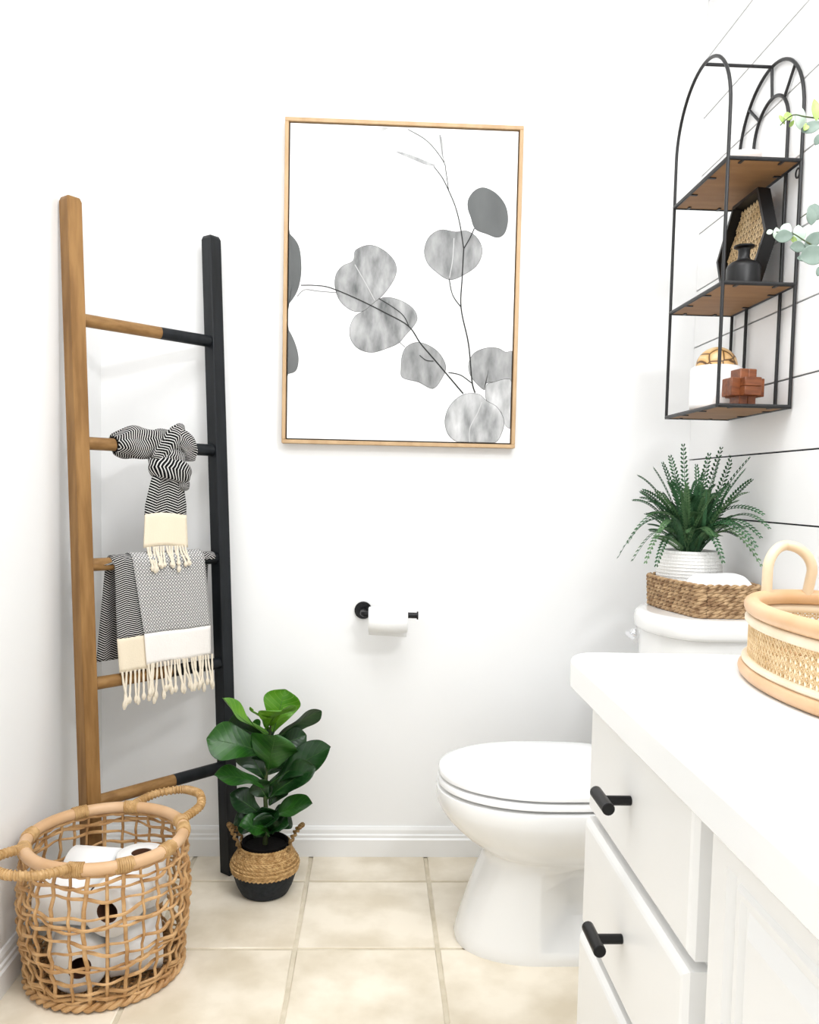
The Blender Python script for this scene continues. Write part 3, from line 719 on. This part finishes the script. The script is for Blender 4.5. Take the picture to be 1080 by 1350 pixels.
LV = [((570, 400, Y), (660, 75, Y + .015), 50, (.1, -1, -.1), 'leafb', .04, .25),
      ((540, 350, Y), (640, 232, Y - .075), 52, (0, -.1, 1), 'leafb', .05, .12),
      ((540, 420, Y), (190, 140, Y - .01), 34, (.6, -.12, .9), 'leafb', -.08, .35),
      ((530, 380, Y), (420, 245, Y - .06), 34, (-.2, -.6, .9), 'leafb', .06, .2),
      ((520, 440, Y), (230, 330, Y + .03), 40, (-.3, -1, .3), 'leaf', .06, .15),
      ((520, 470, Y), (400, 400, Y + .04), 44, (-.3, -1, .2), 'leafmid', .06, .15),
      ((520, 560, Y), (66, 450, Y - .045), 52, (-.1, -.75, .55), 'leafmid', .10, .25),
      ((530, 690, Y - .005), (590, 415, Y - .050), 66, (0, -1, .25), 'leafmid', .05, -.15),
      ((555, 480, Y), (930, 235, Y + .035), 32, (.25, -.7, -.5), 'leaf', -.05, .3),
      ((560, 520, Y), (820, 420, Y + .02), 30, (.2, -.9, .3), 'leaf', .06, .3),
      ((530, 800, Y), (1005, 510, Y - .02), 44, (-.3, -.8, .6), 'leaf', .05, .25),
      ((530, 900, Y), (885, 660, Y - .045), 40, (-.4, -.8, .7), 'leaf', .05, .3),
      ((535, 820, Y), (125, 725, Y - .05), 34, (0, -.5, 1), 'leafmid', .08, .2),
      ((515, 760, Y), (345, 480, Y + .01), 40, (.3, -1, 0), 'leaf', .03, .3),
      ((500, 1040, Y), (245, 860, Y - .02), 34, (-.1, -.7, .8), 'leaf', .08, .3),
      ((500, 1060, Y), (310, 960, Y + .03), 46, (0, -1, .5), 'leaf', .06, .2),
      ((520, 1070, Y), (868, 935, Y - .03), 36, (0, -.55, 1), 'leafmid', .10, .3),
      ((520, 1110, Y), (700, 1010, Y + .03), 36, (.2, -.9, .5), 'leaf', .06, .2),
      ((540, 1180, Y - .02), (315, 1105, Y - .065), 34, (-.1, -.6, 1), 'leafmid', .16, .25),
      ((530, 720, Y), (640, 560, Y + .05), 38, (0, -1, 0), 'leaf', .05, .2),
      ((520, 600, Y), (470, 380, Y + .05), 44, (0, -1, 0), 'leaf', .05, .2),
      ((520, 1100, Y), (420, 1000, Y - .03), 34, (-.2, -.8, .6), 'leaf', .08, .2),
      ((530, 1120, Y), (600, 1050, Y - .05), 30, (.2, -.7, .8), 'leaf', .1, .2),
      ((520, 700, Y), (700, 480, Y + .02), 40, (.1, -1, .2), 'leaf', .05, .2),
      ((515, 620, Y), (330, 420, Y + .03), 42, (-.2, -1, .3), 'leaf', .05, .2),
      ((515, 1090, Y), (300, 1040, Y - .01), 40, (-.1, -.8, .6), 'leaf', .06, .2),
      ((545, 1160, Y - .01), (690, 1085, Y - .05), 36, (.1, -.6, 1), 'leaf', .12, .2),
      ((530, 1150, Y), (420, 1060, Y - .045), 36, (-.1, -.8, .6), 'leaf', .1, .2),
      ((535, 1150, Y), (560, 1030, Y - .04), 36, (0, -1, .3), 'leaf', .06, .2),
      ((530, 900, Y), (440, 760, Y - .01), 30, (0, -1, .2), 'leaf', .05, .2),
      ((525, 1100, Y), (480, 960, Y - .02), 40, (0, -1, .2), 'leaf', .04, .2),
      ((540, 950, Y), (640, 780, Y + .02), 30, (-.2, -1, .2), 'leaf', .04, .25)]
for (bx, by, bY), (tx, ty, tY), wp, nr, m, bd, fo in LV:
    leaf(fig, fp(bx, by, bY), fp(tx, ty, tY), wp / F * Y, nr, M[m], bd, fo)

# ================================================================== ARCH SHELF
SX0, SX1, SY0, SY1 = .676, .822, 1.6425, 1.9355
SC, SR, SP = (SY0 + SY1) / 2, (SY1 - SY0) / 2, 1.745
SZ = [1.163, 1.403, 1.643]
shf = thing('arched_wall_shelf', (.822, SC, 1.155), 'black wire arched wall shelf with three brown boards', 'shelf')
rr = .0036
def arch(x, r, cy, sp, z0, nm):
    P = [V((x, cy - r, z0)), V((x, cy - r, sp))] + [V((x, cy - r * math.cos(t), sp + r * math.sin(t))) for t in [PI * i / 28 for i in range(1, 28)]] + [V((x, cy + r, sp)), V((x, cy + r, z0))]
    MB().tube(P, rr, 10, up=(1, 0, 0)).build(nm, M['iron'], shf)
arch(SX0, SR, SC, SP, SZ[0] - .004, 'front_arch'); arch(SX1, SR, SC, SP, SZ[0] - .004, 'back_arch'); arch(SX1, .078, SC - .007, SP, SZ[0], 'inner_arch')
for dg in (45, 90, 135):
    t = math.radians(dg)
    MB().tube([V((SX1, SC - SR * math.cos(t), SP + SR * math.sin(t))), V((SX1, SC - .007 - .078 * math.cos(t), SP + .078 * math.sin(t)))], rr * .9, 8).build('spoke', M['iron'], shf)
MB().tube([V((SX0, SC, SP + SR)), V((SX1, SC, SP + SR))], rr, 8).build('top_bar', M['iron'], shf)
for zz in SZ:
    fr = MB()
    for A, B in (((SX0, SY0), (SX1, SY0)), ((SX1, SY0), (SX1, SY1)), ((SX1, SY1), (SX0, SY1)), ((SX0, SY1), (SX0, SY0))):
        fr.tube([V((*A, zz)), V((*B, zz))], .0042, 8)
    fr.build('shelf_frame', M['iron'], shf)
    b = box((SX0 + .004, SY0 + .004, zz - .002), (SX1 - .004, SY1 - .004, zz + .004)).build('shelf_board', M['mdf'], shf, smooth=False)
    for ix, iy, ang in ((.03, 0, 0), (.11, 0, 0), (.03, 1, 0), (.10, 1, 0), (0, .1, 1), (0, .2, 1), (1, .08, 1), (1, .2, 1)):
        if ang: x = SX0 + .008 if ix == 0 else SX1 - .008; y = SY0 + iy; q = ((x - .009, y - .003), (x + .009, y + .003))
        else: y = SY0 + .008 if iy == 0 else SY1 - .008; x = SX0 + ix; q = ((x - .003, y - .009), (x + .003, y + .009))
        box((*q[0], zz - .0042), (*q[1], zz - .0018)).build('clip', M['iron'], b, smooth=False)
for y in (SY0 + .012, SY1 - .012):
    h = smooth_path([V((SX1, y + .008 * math.cos(t), SZ[2] - .020 + .009 * math.sin(t))) for t in [2*PI*k/10 for k in range(10)]], 2, True)
    MB().tube(h, .0018, 6, closed=True).build('hanging_eye', M['iron'], shf)
MB().lathe([(.0, 0), (.020, 0), (.030, .008), (.036, .013), (.038, .0215), (.035, .0212), (.032, .012), (.0, .006)], 32, (.728, 1.70, SZ[2] + .0045)).build('dish', M['jar'])
tag(COL.objects[-1], 'small shallow white dish on the top shelf board', 'dish')
# hexagonal cane tray leaning on the middle shelf
def cane_flat(o, ux, uz, nn, w, h, inside, pitch, strand, mb):
    """six-way cane weave: pairs across and up, and both diagonals, clipped by inside(a,b)"""
    def seg(p, q, off, wd):
        d = (q[0]-p[0], q[1]-p[1]); L = math.hypot(*d)
        n = max(2, int(L / .004)); run = []
        def flush():
            if len(run) > 1:
                a, b = run[0], run[-1]; t = ((b[0]-a[0]), (b[1]-a[1])); l = math.hypot(*t) or 1; s = (-t[1]/l*wd/2, t[0]/l*wd/2)
                P = lambda c, sg: o + ux*(c[0]+sg*s[0]) + uz*(c[1]+sg*s[1]) + nn*off
                Q = lambda c, sg: o + ux*(c[0]+sg*s[0]) + uz*(c[1]+sg*s[1]) + nn*(off - .0006)
                mb.add([P(a,1), P(a,-1), P(b,-1), P(b,1), Q(a,1), Q(a,-1), Q(b,-1), Q(b,1)], [(0,1,2,3), (7,6,5,4), (0,4,5,1), (1,5,6,2), (2,6,7,3), (3,7,4,0)])
            run.clear()
        for i in range(n + 1):
            c = (p[0] + d[0]*i/n, p[1] + d[1]*i/n)
            if inside(*c): run.append(c)
            else: flush()
        flush()
    K = int(max(w, h) / pitch) + 2
    for k in range(-K, K + 1):
        c = k * pitch
        for s in (-.14, .14):
            seg((c + s*pitch, -h), (c + s*pitch, h), 0, strand); seg((-w, c + s*pitch), (w, c + s*pitch), .0006, strand)
    D = w + h
    for k in range(-2*K, 2*K + 1):
        c = k * pitch
        c += pitch / 2
        seg((c - D, -D), (c + D, D), .0012, strand); seg((c - D, D), (c + D, -D), .0018, strand)
HR = .121
lean = math.radians(4)
hexu = V((0, 1, 0)); hexz = V((math.sin(lean), 0, math.cos(lean))); hexn = hexu.cross(hexz)  # points away from the wall or to it
if hexn.x > 0: hexn = -hexn
hexO = V((.785, 1.783, SZ[1] + .0048)) + hexz * (HR * math.sqrt(3) / 2)
hx = thing('hexagon_cane_tray', (.785, 1.783, SZ[1] + .0048), 'black hexagonal tray with cane weave centre leaning on the wall', 'tray')
def hexpt(r, k, off): t = math.radians(60 * k); return hexO + hexu * (r * math.cos(t)) + hexz * (r * math.sin(t)) + hexn * off
mb = MB()
for k in range(6):
    ro, ri = HR, HR - .009
    vs = [hexpt(r, q, off) for q in (k, k + 1) for r, off in ((ro, .0), (ro, .026), (ri, .026), (ri, 0))]
    mb.add(vs, [(0, 1, 5, 4), (1, 2, 6, 5), (2, 3, 7, 6), (3, 0, 4, 7)])
mb.build('frame', M['matteblack'], hx, smooth=False)
MB().add([hexpt(HR - .005, k, .002) for k in range(6)] + [hexpt(HR - .005, k, -.001) for k in range(6)], [tuple(range(6)), tuple(range(11, 5, -1))] + [(k, (k+1) % 6, 6 + (k+1) % 6, 6 + k) for k in range(6)]).build('back_panel', M['matteblack'], hx, smooth=False)
mb = MB()
ri = HR - .0095
def inhex(a_, b_):
    a_, b_ = abs(a_), abs(b_); return b_ < ri * .866 and (a_ * .866 + b_ * .5) < ri * .866
cane_flat(hexO, hexu, hexz, hexn, HR, HR, inhex, .0142, .0026, mb)
for q in mb.v: q += hexn * .004
tag(mb.build('cane_weave', M['webbing'], hx, smooth=False), 'tan woven cane webbing', None, kind='stuff')
MB().lathe([(0, 0), (.031, 0), (.0335, .003), (.0335, .038), (.031, .044), (.024, .050), (.0135, .055), (.0115, .060), (.0115, .074), (.013, .077), (.020, .080), (.0205, .083), (.012, .084), (.008, .080), (.008, .062), (0, .060)], 36, (.739, 1.695, SZ[1] + .0042)).build('black_bottle', M['matteblack'], angle=35)
tag(COL.objects[-1], 'matte black round bottle with flared lip on the middle shelf', 'bottle')
jr = thing('lidded_jar', (.735, 1.800, SZ[0] + .004), 'white ceramic jar with dark lined gold dome lid on the bottom shelf', 'jar')
JC = V((.735, 1.800, SZ[0] + .0042))
MB().lathe([(0, 0), (.048, 0), (.053, .004), (.0545, .012), (.0545, .083), (.053, .091), (.048, .0945), (0, .0945)], 44, JC).build('body', M['jar'], jr, angle=50)
def dome_mat():
    m = bpy.data.materials.new('gold_cell_dome'); m.use_nodes = True; nt = m.node_tree; b = nt.nodes['Principled BSDF']; b.inputs['Roughness'].default_value = .4
    tc = N(nt, 'ShaderNodeTexCoord'); vo = N(nt, 'ShaderNodeTexVoronoi', feature='DISTANCE_TO_EDGE'); vo.inputs['Scale'].default_value = 36
    nt.links.new(tc.outputs['Object'], vo.inputs[0]); r = N(nt, 'ShaderNodeValToRGB')
    r.color_ramp.elements[0].position = .03; r.color_ramp.elements[0].color = (.10, .045, .015, 1); r.color_ramp.elements[1].position = .075; r.color_ramp.elements[1].color = (.62, .36, .13, 1)
    e2 = r.color_ramp.elements.new(.45); e2.color = (.85, .68, .42, 1)
    nt.links.new(vo.outputs[0], r.inputs[0]); nt.links.new(r.outputs[0], b.inputs['Base Color']); return m
MB().lathe([(.0435 * math.cos(t), .0945 + .043 * math.sin(t)) for t in [PI / 2 * i / 12 for i in range(12)]] + [(.001, .1375)], 40, JC).build('dome_lid', dome_mat(), jr)
pz = thing('wooden_burr_puzzle', (.748, 1.690, SZ[0] + .004), 'red brown interlocking wooden block puzzle beside the white jar', 'puzzle')
wq = .0185; Lq = .037; pc = V((.748, 1.692, SZ[0] + .0044 + Lq))
Mz = Matrix.Translation(pc) @ Matrix.Rotation(math.radians(8), 4, 'Z')
for s in (-1, 1):
    o_ = s * wq / 2
    for sz, of in (((Lq, wq/2, wq), (0, o_, 0)), ((wq, Lq, wq/2), (0, 0, o_)), ((wq/2, wq, Lq), (o_, 0, 0))):
        b = MB().box([of[i] - sz[i] + .0002 for i in range(3)], [of[i] + sz[i] - .0002 for i in range(3)], Mz)
        b.build('block', M['puzzle'], pz, bevel=.0012, seg=1)

# ================================================================== TRAY ON THE TANK, FERN, TOWEL
TZ = .7278
tray = thing('seagrass_tray', (.72, 1.81, TZ), 'twisted seagrass tray basket on the toilet tank lid', 'tray')
def traypath(off):
    base = [(.668, 1.676), (.632, 1.82), (.630, 1.905), (.655, 1.940), (.802, 1.940), (.806, 1.930), (.806, 1.686), (.798, 1.676)]
    c = V((.722, 1.81, 0)); pts = []
    for x, y in base:
        p = V((x, y, 0)); d = (p - c).normalized(); pts.append(p - d * off)
    # round the corners
    out = []; m = len(pts)
    for i in range(m):
        a_, b_, c_ = pts[i-1], pts[i], pts[(i+1) % m]
        ra = min(.016, (a_ - b_).length * .45); rc = min(.016, (c_ - b_).length * .45)
        out += bez(b_ + (a_ - b_).normalized() * ra, b_, b_ + (c_ - b_).normalized() * rc, 4)
    return out
def resample(P, n):
    P = P + [P[0]]; L = [0]
    for i in range(1, len(P)): L.append(L[-1] + (P[i] - P[i-1]).length)
    out = []; j = 0
    for k in range(n):
        d = L[-1] * k / n
        while L[j+1] < d: j += 1
        f = (d - L[j]) / max(L[j+1] - L[j], 1e-9); out.append(P[j].lerp(P[j+1], f))
    return out
for row in range(8):
    n = 300; P = resample(traypath(.006 + (.004 - .0005 * row)), n); zz = TZ + .0055 + row * .0087
    mb = MB(); turns = 22
    for st in range(2):
        pts = []
        for i in range(n):
            t = (P[(i+1) % n] - P[i-1]).normalized(); nn = V((t.y, -t.x, 0)); a_ = 2*PI*turns*i/n + st*PI + row*1.3
            pts.append(P[i] + nn * (.0030 * math.cos(a_)) + V((0, 0, zz + .0028 * math.sin(a_))))
        mb.tube(pts, .0034, 6, closed=True)
    mb.build('rope_row', M['seagrass'], tray)
mb = MB(); q = resample(traypath(.008), 60); mb.loft([[p + V((0, 0, TZ + .0005)) for p in q], [p + V((0, 0, TZ + .004)) for p in q]]); mb.build('bottom', M['seagrass'], tray)
FC = V((.714, 1.855, TZ + .0045)); FZ = .858
fern = thing('potted_fern', FC, 'green fern in textured white pot in the seagrass tray', 'potted plant')
pot = MB().lathe([(0, 0), (.058, 0), (.064, .006), (.071, .05), (.0705, .09), (.066, .116), (.062, FZ - FC.z), (.058, FZ - FC.z), (.060, .11), (.0, .105)], 48, FC).build('pot', M['pot'], fern, angle=60)
mb = MB()
for k in range(60):
    a_ = 2*PI*k/60
    mb.tube([FC + V((r_ * math.cos(a_), r_ * math.sin(a_), zz)) for r_, zz in ((.0655, .012), (.071, .05), (.0705, .09), (.066, .116), (.063, .124))], .0011, 4)
for k in range(16):
    zz = .012 + k * .0072; r_ = .0645 + .0068 * min(1, zz / .05) - (max(0, zz - .09) * .19)
    mb.tube([FC + V((r_ * math.cos(2*PI*i/48), r_ * math.sin(2*PI*i/48), zz)) for i in range(48)], .0011, 4, closed=True)
tag(mb.build('raised_grid', M['pot'], pot), None, None, kind='stuff')
FB = V((FC.x, FC.y, FZ - .012))
XMAX = XR - .008
def frond(T, lift, m, wl=.012, n=24, sag=0, spread=.02):
    B = FB + V((random.uniform(-spread, spread), random.uniform(-spread, spread), 0)); T = V(T)
    mid_ = B.lerp(T, .5) + V((0, 0, lift)); mid_ = V((mid_.x, mid_.y, mid_.z))
    P = bez(B, mid_, T, n); mb = MB()
    for p in P: p.x = min(p.x, XMAX - .004)
    mb.tube(P, [.0011 - .0006 * i / n for i in range(n + 1)], 4)
    tw_ = random.uniform(-.6, .6)
    for i in range(4, n + 1):
        for h_ in (0,):
            if i == n and h_: continue
            p = P[i] if not h_ else P[i].lerp(P[min(i + 1, n)], .5)
            t = (P[min(i + 1, n)] - P[i - 1]).normalized(); sd = t.cross(V((0, 0, 1)))
            if sd.length < .2: sd = V((1, 0, 0))
            sd.normalize(); up = sd.cross(t)
            sd = (sd * math.cos(tw_) + up * math.sin(tw_)); up = sd.cross(t)
            k = math.sin(PI * min(1, .12 + .88 * (i + h_) / n) ** 1.0) ** .5
            for s in (-1, 1):
                L = wl * (.45 + .55 * k); d = (sd * s + t * .75 + up * .25).normalized(); w_ = t * .0042
                tip = p + d * L; c = p + d * L * .5 + up * .0012
                vs = [p, c - w_, tip, c + w_]
                for q in vs: q.x = min(q.x, XMAX)
                mb.add(vs, [(0, 1, 2, 3)])
    mb.build('frond', m, fern, smooth=True)
fq = lambda x, y, Yv: on(x, y, 'Y', Yv)
for x, y, Yv, lf, m in ((815, 735, 1.86, .17, 'fern'), (829, 715, 1.80, .16, 'fern'), (835, 738, 1.74, .13, 'fern'), (842, 628, 1.90, .06, 'fern'), (848, 652, 1.84, .05, 'fern'), (852, 741, 1.72, .13, 'fern2'), (866, 745, 1.78, .11, 'fern'),
                       (884, 603, 1.93, .02, 'fern'), (874, 612, 1.88, .02, 'fern'), (901, 588, 1.92, .0, 'fern'), (951, 592, 1.93, .0, 'fern'), (949, 606, 1.85, .0, 'fern'), (988, 605, 1.78, .02, 'fern'), (965, 603, 1.90, .0, 'fern'), (982, 620, 1.72, .03, 'fern'), (990, 634, 1.74, .04, 'fern'),
                       (1005, 678, 1.72, .10, 'fern'), (1013, 696, 1.69, .11, 'fern'), (1002, 708, 1.70, .11, 'fern'), (1003, 745, 1.68, .14, 'fern2'), (996, 720, 1.67, .12, 'fern'), (953, 740, 1.72, .12, 'fern'), (985, 650, 1.70, .06, 'fern2'), (940, 655, 1.70, .03, 'fern2'),
                       (870, 700, 1.76, .09, 'fern2'), (856, 680, 1.80, .08, 'fern2'), (918, 615, 1.80, .01, 'fern'), (935, 600, 1.84, .0, 'fern'), (905, 640, 1.74, .01, 'fern2'), (960, 640, 1.74, .03, 'fern'), (890, 630, 1.86, .02, 'fern'), (862, 618, 1.90, .04, 'fern'), (928, 625, 1.90, 0, 'fern')):
    frond(fq(x, y, Yv), lf, M[m], wl=.012 if m == 'fern2' else .0135)
for k in range(70):
    a_ = random.uniform(0, 2*PI); r_ = random.uniform(.03, .14)
    T_ = FB + V((min(r_ * math.cos(a_), .08), r_ * math.sin(a_) * .8 - .02, random.uniform(.09, .19) - r_ * .4))
    frond(T_, random.uniform(.02, .07), M[random.choice(('fern', 'fern', 'fern2'))], wl=.0145)
for k in range(9):                                    # plain blades in the middle of the clump
    a_ = random.uniform(0, 2*PI); r_ = random.uniform(.02, .07); T_ = FB + V((r_ * math.cos(a_), r_ * math.sin(a_) - .015, random.uniform(.10, .18)))
    leaf(fern, FB + V((random.uniform(-.015, .015), random.uniform(-.015, .015), 0)), T_, random.uniform(.010, .016), (math.cos(a_) * .3, -1, .2), M['fern'], .08, .3, 'blade', 'oval', False, .0, 2, 8)
def cloth(u, v):
    x = .676 + .124 * u - .012 * v * (1-u); y = 1.688 + .088 * v
    ed = min(1, min(u, 1-u, v, 1-v) * 5)
    zz = TZ + .064 + .022 * ed ** .5 + .006 * noise.noise(V((u * 3, v * 3, .7)))
    return V((x, y, zz - .022 * (1 - ed) ** 2))
o = MB().grid(cloth, 16, 14).build('folded_cloth', M['cotton'], sub=1, solid=.004); tag(o, 'folded white cloth lying in the seagrass tray', 'cloth')
def cloth2(u, v):
    x = .690 + .104 * u; y = 1.692 + .076 * v
    return V((x, y, TZ + .006 + .046))
mb = MB(); lo_, hi_ = V((.692, 1.690, TZ + .0045)), V((.794, 1.772, TZ + .056)); mb.box(lo_, hi_); b_ = mb.build('under_fold', M['cotton'], o, bevel=.01, seg=3); 

# ================================================================== OVAL CANE BASKET ON THE COUNTER
OC = V((.571, .891, .7625)); AX, AY = .122, .216; OZ = .086
ov = thing('oval_cane_basket', OC, 'oval cane webbing basket with blonde hoop handle on the counter', 'basket')
def op(a_, k, zz): return OC + V((k_off(AX, k) * math.cos(a_), k_off(AY, k) * math.sin(a_), zz))
def k_off(r, k): return r + k
n = 96
ang = [2*PI*i/n for i in range(n)]
MB().tube([op(t, .004, .0085) for t in ang], .0085, 12, closed=True).build('foot_ring', M['cane_rim'], ov)
MB().tube([op(t, .003, .0205) for t in ang], .0055, 10, closed=True, flat=.8).build('lower_band', M['bandlight'], ov)
MB().tube([op(t, .0, OZ - .016) for t in ang], .0065, 10, closed=True).build('upper_band', M['bandlight'], ov)
MB().tube([op(t, -.002, OZ) for t in ang], .0100, 14, closed=True).build('rim', M['cane_rim'], ov)
mb = MB(); mb.loft([[op(t, -.006, .001) for t in ang], [op(t, -.006, .005) for t in ang]]); mb.build('base', M['bandlight'], ov)
# webbing wrapped round the wall
per = [0]; NF = 720
pf = [V((AX * math.cos(2*PI*i/NF), AY * math.sin(2*PI*i/NF), 0)) for i in range(NF + 1)]
for i in range(NF): per.append(per[-1] + (pf[i+1] - pf[i]).length)
PT = per[-1]
def wrapd(s):
    s %= PT; lo, hi = 0, NF
    while hi - lo > 1:
        m_ = (lo + hi) // 2
        if per[m_] <= s: lo = m_
        else: hi = m_
    f = (s - per[lo]) / (per[lo+1] - per[lo]); p = pf[lo].lerp(pf[lo+1], f); nn = V((p.x / AX**2, p.y / AY**2, 0)).normalized(); return OC + p, nn
z0, z1 = .022, OZ - .016; NP = 118; pit = PT / NP; H_ = z1 - z0; NH = round(H_ / pit); pz_ = H_ / NH
mb = MB()
def strand(pts, wd, off):
    """pts: (s, z) polyline on the wall; flat strand of width wd"""
    vs = []
    for i, (s, zz) in enumerate(pts):
        p, nn = wrapd(s); q, _ = wrapd(s + .0005); t = (q - p).normalized()
        a_, b_ = pts[max(i-1, 0)], pts[min(i+1, len(pts)-1)]; d = V((b_[0]-a_[0], b_[1]-a_[1], 0)).normalized(); sd = t * (-d.y) + V((0, 0, 1)) * d.x
        c = p + nn * off + V((0, 0, zz)); vs += [c + sd * wd/2, c - sd * wd/2]
    mb.add(vs, [(2*i, 2*i+1, 2*i+3, 2*i+2) for i in range(len(pts) - 1)])
sw = .0013
for k in range(NP):
    s = k * pit
    for o_ in (-.13, .13): strand([(s + o_ * pit, z0), (s + o_ * pit, z1)], sw, 0)
    for ph in (0,):
        s2 = s + pit / 2; DS = NH * pit
        strand([(s2 + DS * j / 10, z0 + H_ * j / 10) for j in range(11)], sw * 1.2, .0009); strand([(s2 - DS * j / 10, z0 + H_ * j / 10) for j in range(11)], sw * 1.2, .0013)
for k in range(NH + 1):
    for o_ in (-.13, .13): strand([(PT * i / 200, z0 + k * pz_ + o_ * pz_) for i in range(201)], sw, .0005)
wb = mb.build('cane_webbing', M['webbing'], ov, smooth=False, solid=.0007); tag(wb, None, None, kind='stuff')
for sg in (1, -1):
    ry = lambda x: OC.y + sg * (AY - .002) * math.sqrt(1 - ((x - OC.x) / AX) ** 2)
    hc, hr = .5575, .0305
    P = [V((hc - hr, ry(hc - hr), OC.z + OZ - .004))] + [V((hc - hr * math.cos(t), ry(hc) + (ry(hc - hr) - ry(hc)) * abs(math.cos(t)), OC.z + OZ + .036 + .034 * math.sin(t))) for t in [PI * k / 16 for k in range(17)]] + [V((hc + hr, ry(hc + hr), OC.z + OZ - .004))]
    MB().tube(P, .0070, 14, up=(0, 1, 0)).build('handle', M['blonde'], ov)

# ================================================================== EUCALYPTUS IN VASE
VC = V((.735, .50, .7625))
eu = thing('eucalyptus_stems', VC, 'grey green eucalyptus stems reaching past the wall shelf', 'plant')
va = MB().lathe([(0, 0), (.038, 0), (.050, .02), (.055, .07), (.045, .12), (.026, .155), (.028, .175), (.024, .175), (.022, .155), (.04, .12), (.0, .02)], 36, VC).build('white_vase', M['glass'], None)
tag(va, 'white glazed vase holding eucalyptus stems on the counter', 'vase')
mouth = VC + V((0, 0, .15))
YE = 1.08
ep = lambda x, y, Yv=YE: on(x, y, 'Y', Yv)
def estem(pts):
    P = smooth_path(pts, 8); MB().tube(P, [.0018 - .0012 * i / (len(P) - 1) for i in range(len(P))], 7).build('stem', M['stem'], eu); return P
def oleaf(px, py, wp, hp, ang, m, Yv=YE, tilt=(0, -1, .1)):
    """round leaf centred on a pixel, long axis at ang degrees"""
    k = Yv / F; c = ep(px, py, Yv); d = V((math.cos(math.radians(ang)), random.uniform(-.3, .3), math.sin(math.radians(ang)))).normalized()
    leaf(eu, c - d * hp * k / 2, c + d * hp * k / 2, wp * k, tilt, M[m], .06, .12, 'leaf', 'oval', False, .02, 6, 8)
estem([mouth, V((.73, .70, 1.30)), ep(1120, 165), ep(1090, 158), ep(1063, 154), ep(1045, 152, 1.10), ep(1028, 166, 1.11)])
estem([mouth, V((.72, .72, 1.20)), ep(1130, 345), ep(1085, 330), ep(1062, 318), ep(1043, 307, 1.10), ep(1020, 306, 1.11)])
estem([mouth, V((.74, .72, 1.25)), ep(1125, 300), ep(1085, 283), ep(1068, 280), ep(1056, 287, 1.1)])
for a_ in ((1075, 145, 13, 30, 95, 'eucb'), (1071, 168, 16, 28, 20, 'euc'), (1054, 155, 16, 30, 100, 'eucp', 1.10), (1039, 154, 12, 14, 20, 'eucb', 1.11), (1031, 158, 6, 14, -50, 'eucb', 1.11), (1063, 167, 8, 14, 60, 'eucb'), (1044, 163, 5, 10, 60, 'eucb', 1.11), (1026, 166, 5, 9, 10, 'eucp', 1.11), (1078, 184, 10, 16, 70, 'euc'),
           (1074, 280, 24, 26, 80, 'euc'), (1069, 285, 15, 24, 95, 'euc', 1.06), (1078, 262, 6, 8, 0, 'eucp'), (1034, 312, 18, 24, 10, 'euc', 1.10), (1036, 303, 16, 20, 60, 'eucp', 1.11), (1024, 308, 12, 16, 100, 'eucp', 1.11), (1053, 308, 18, 24, 90, 'eucp', 1.12), (1052, 326, 16, 24, 5, 'euc'), (1046, 316, 8, 14, 120, 'eucb', 1.1),
           (1073, 316, 18, 30, 40, 'euc'), (1072, 337, 28, 40, 15, 'euc', 1.02), (1058, 341, 9, 14, -10, 'euc', 1.04), (1079, 358, 8, 14, 80, 'euc'), (1015, 306, 7, 9, 20, 'eucp', 1.11), (1092, 300, 24, 28, 60, 'euc'), (1100, 350, 28, 34, 30, 'euc'), (1098, 165, 22, 30, 45, 'euc')):
    oleaf(*a_)
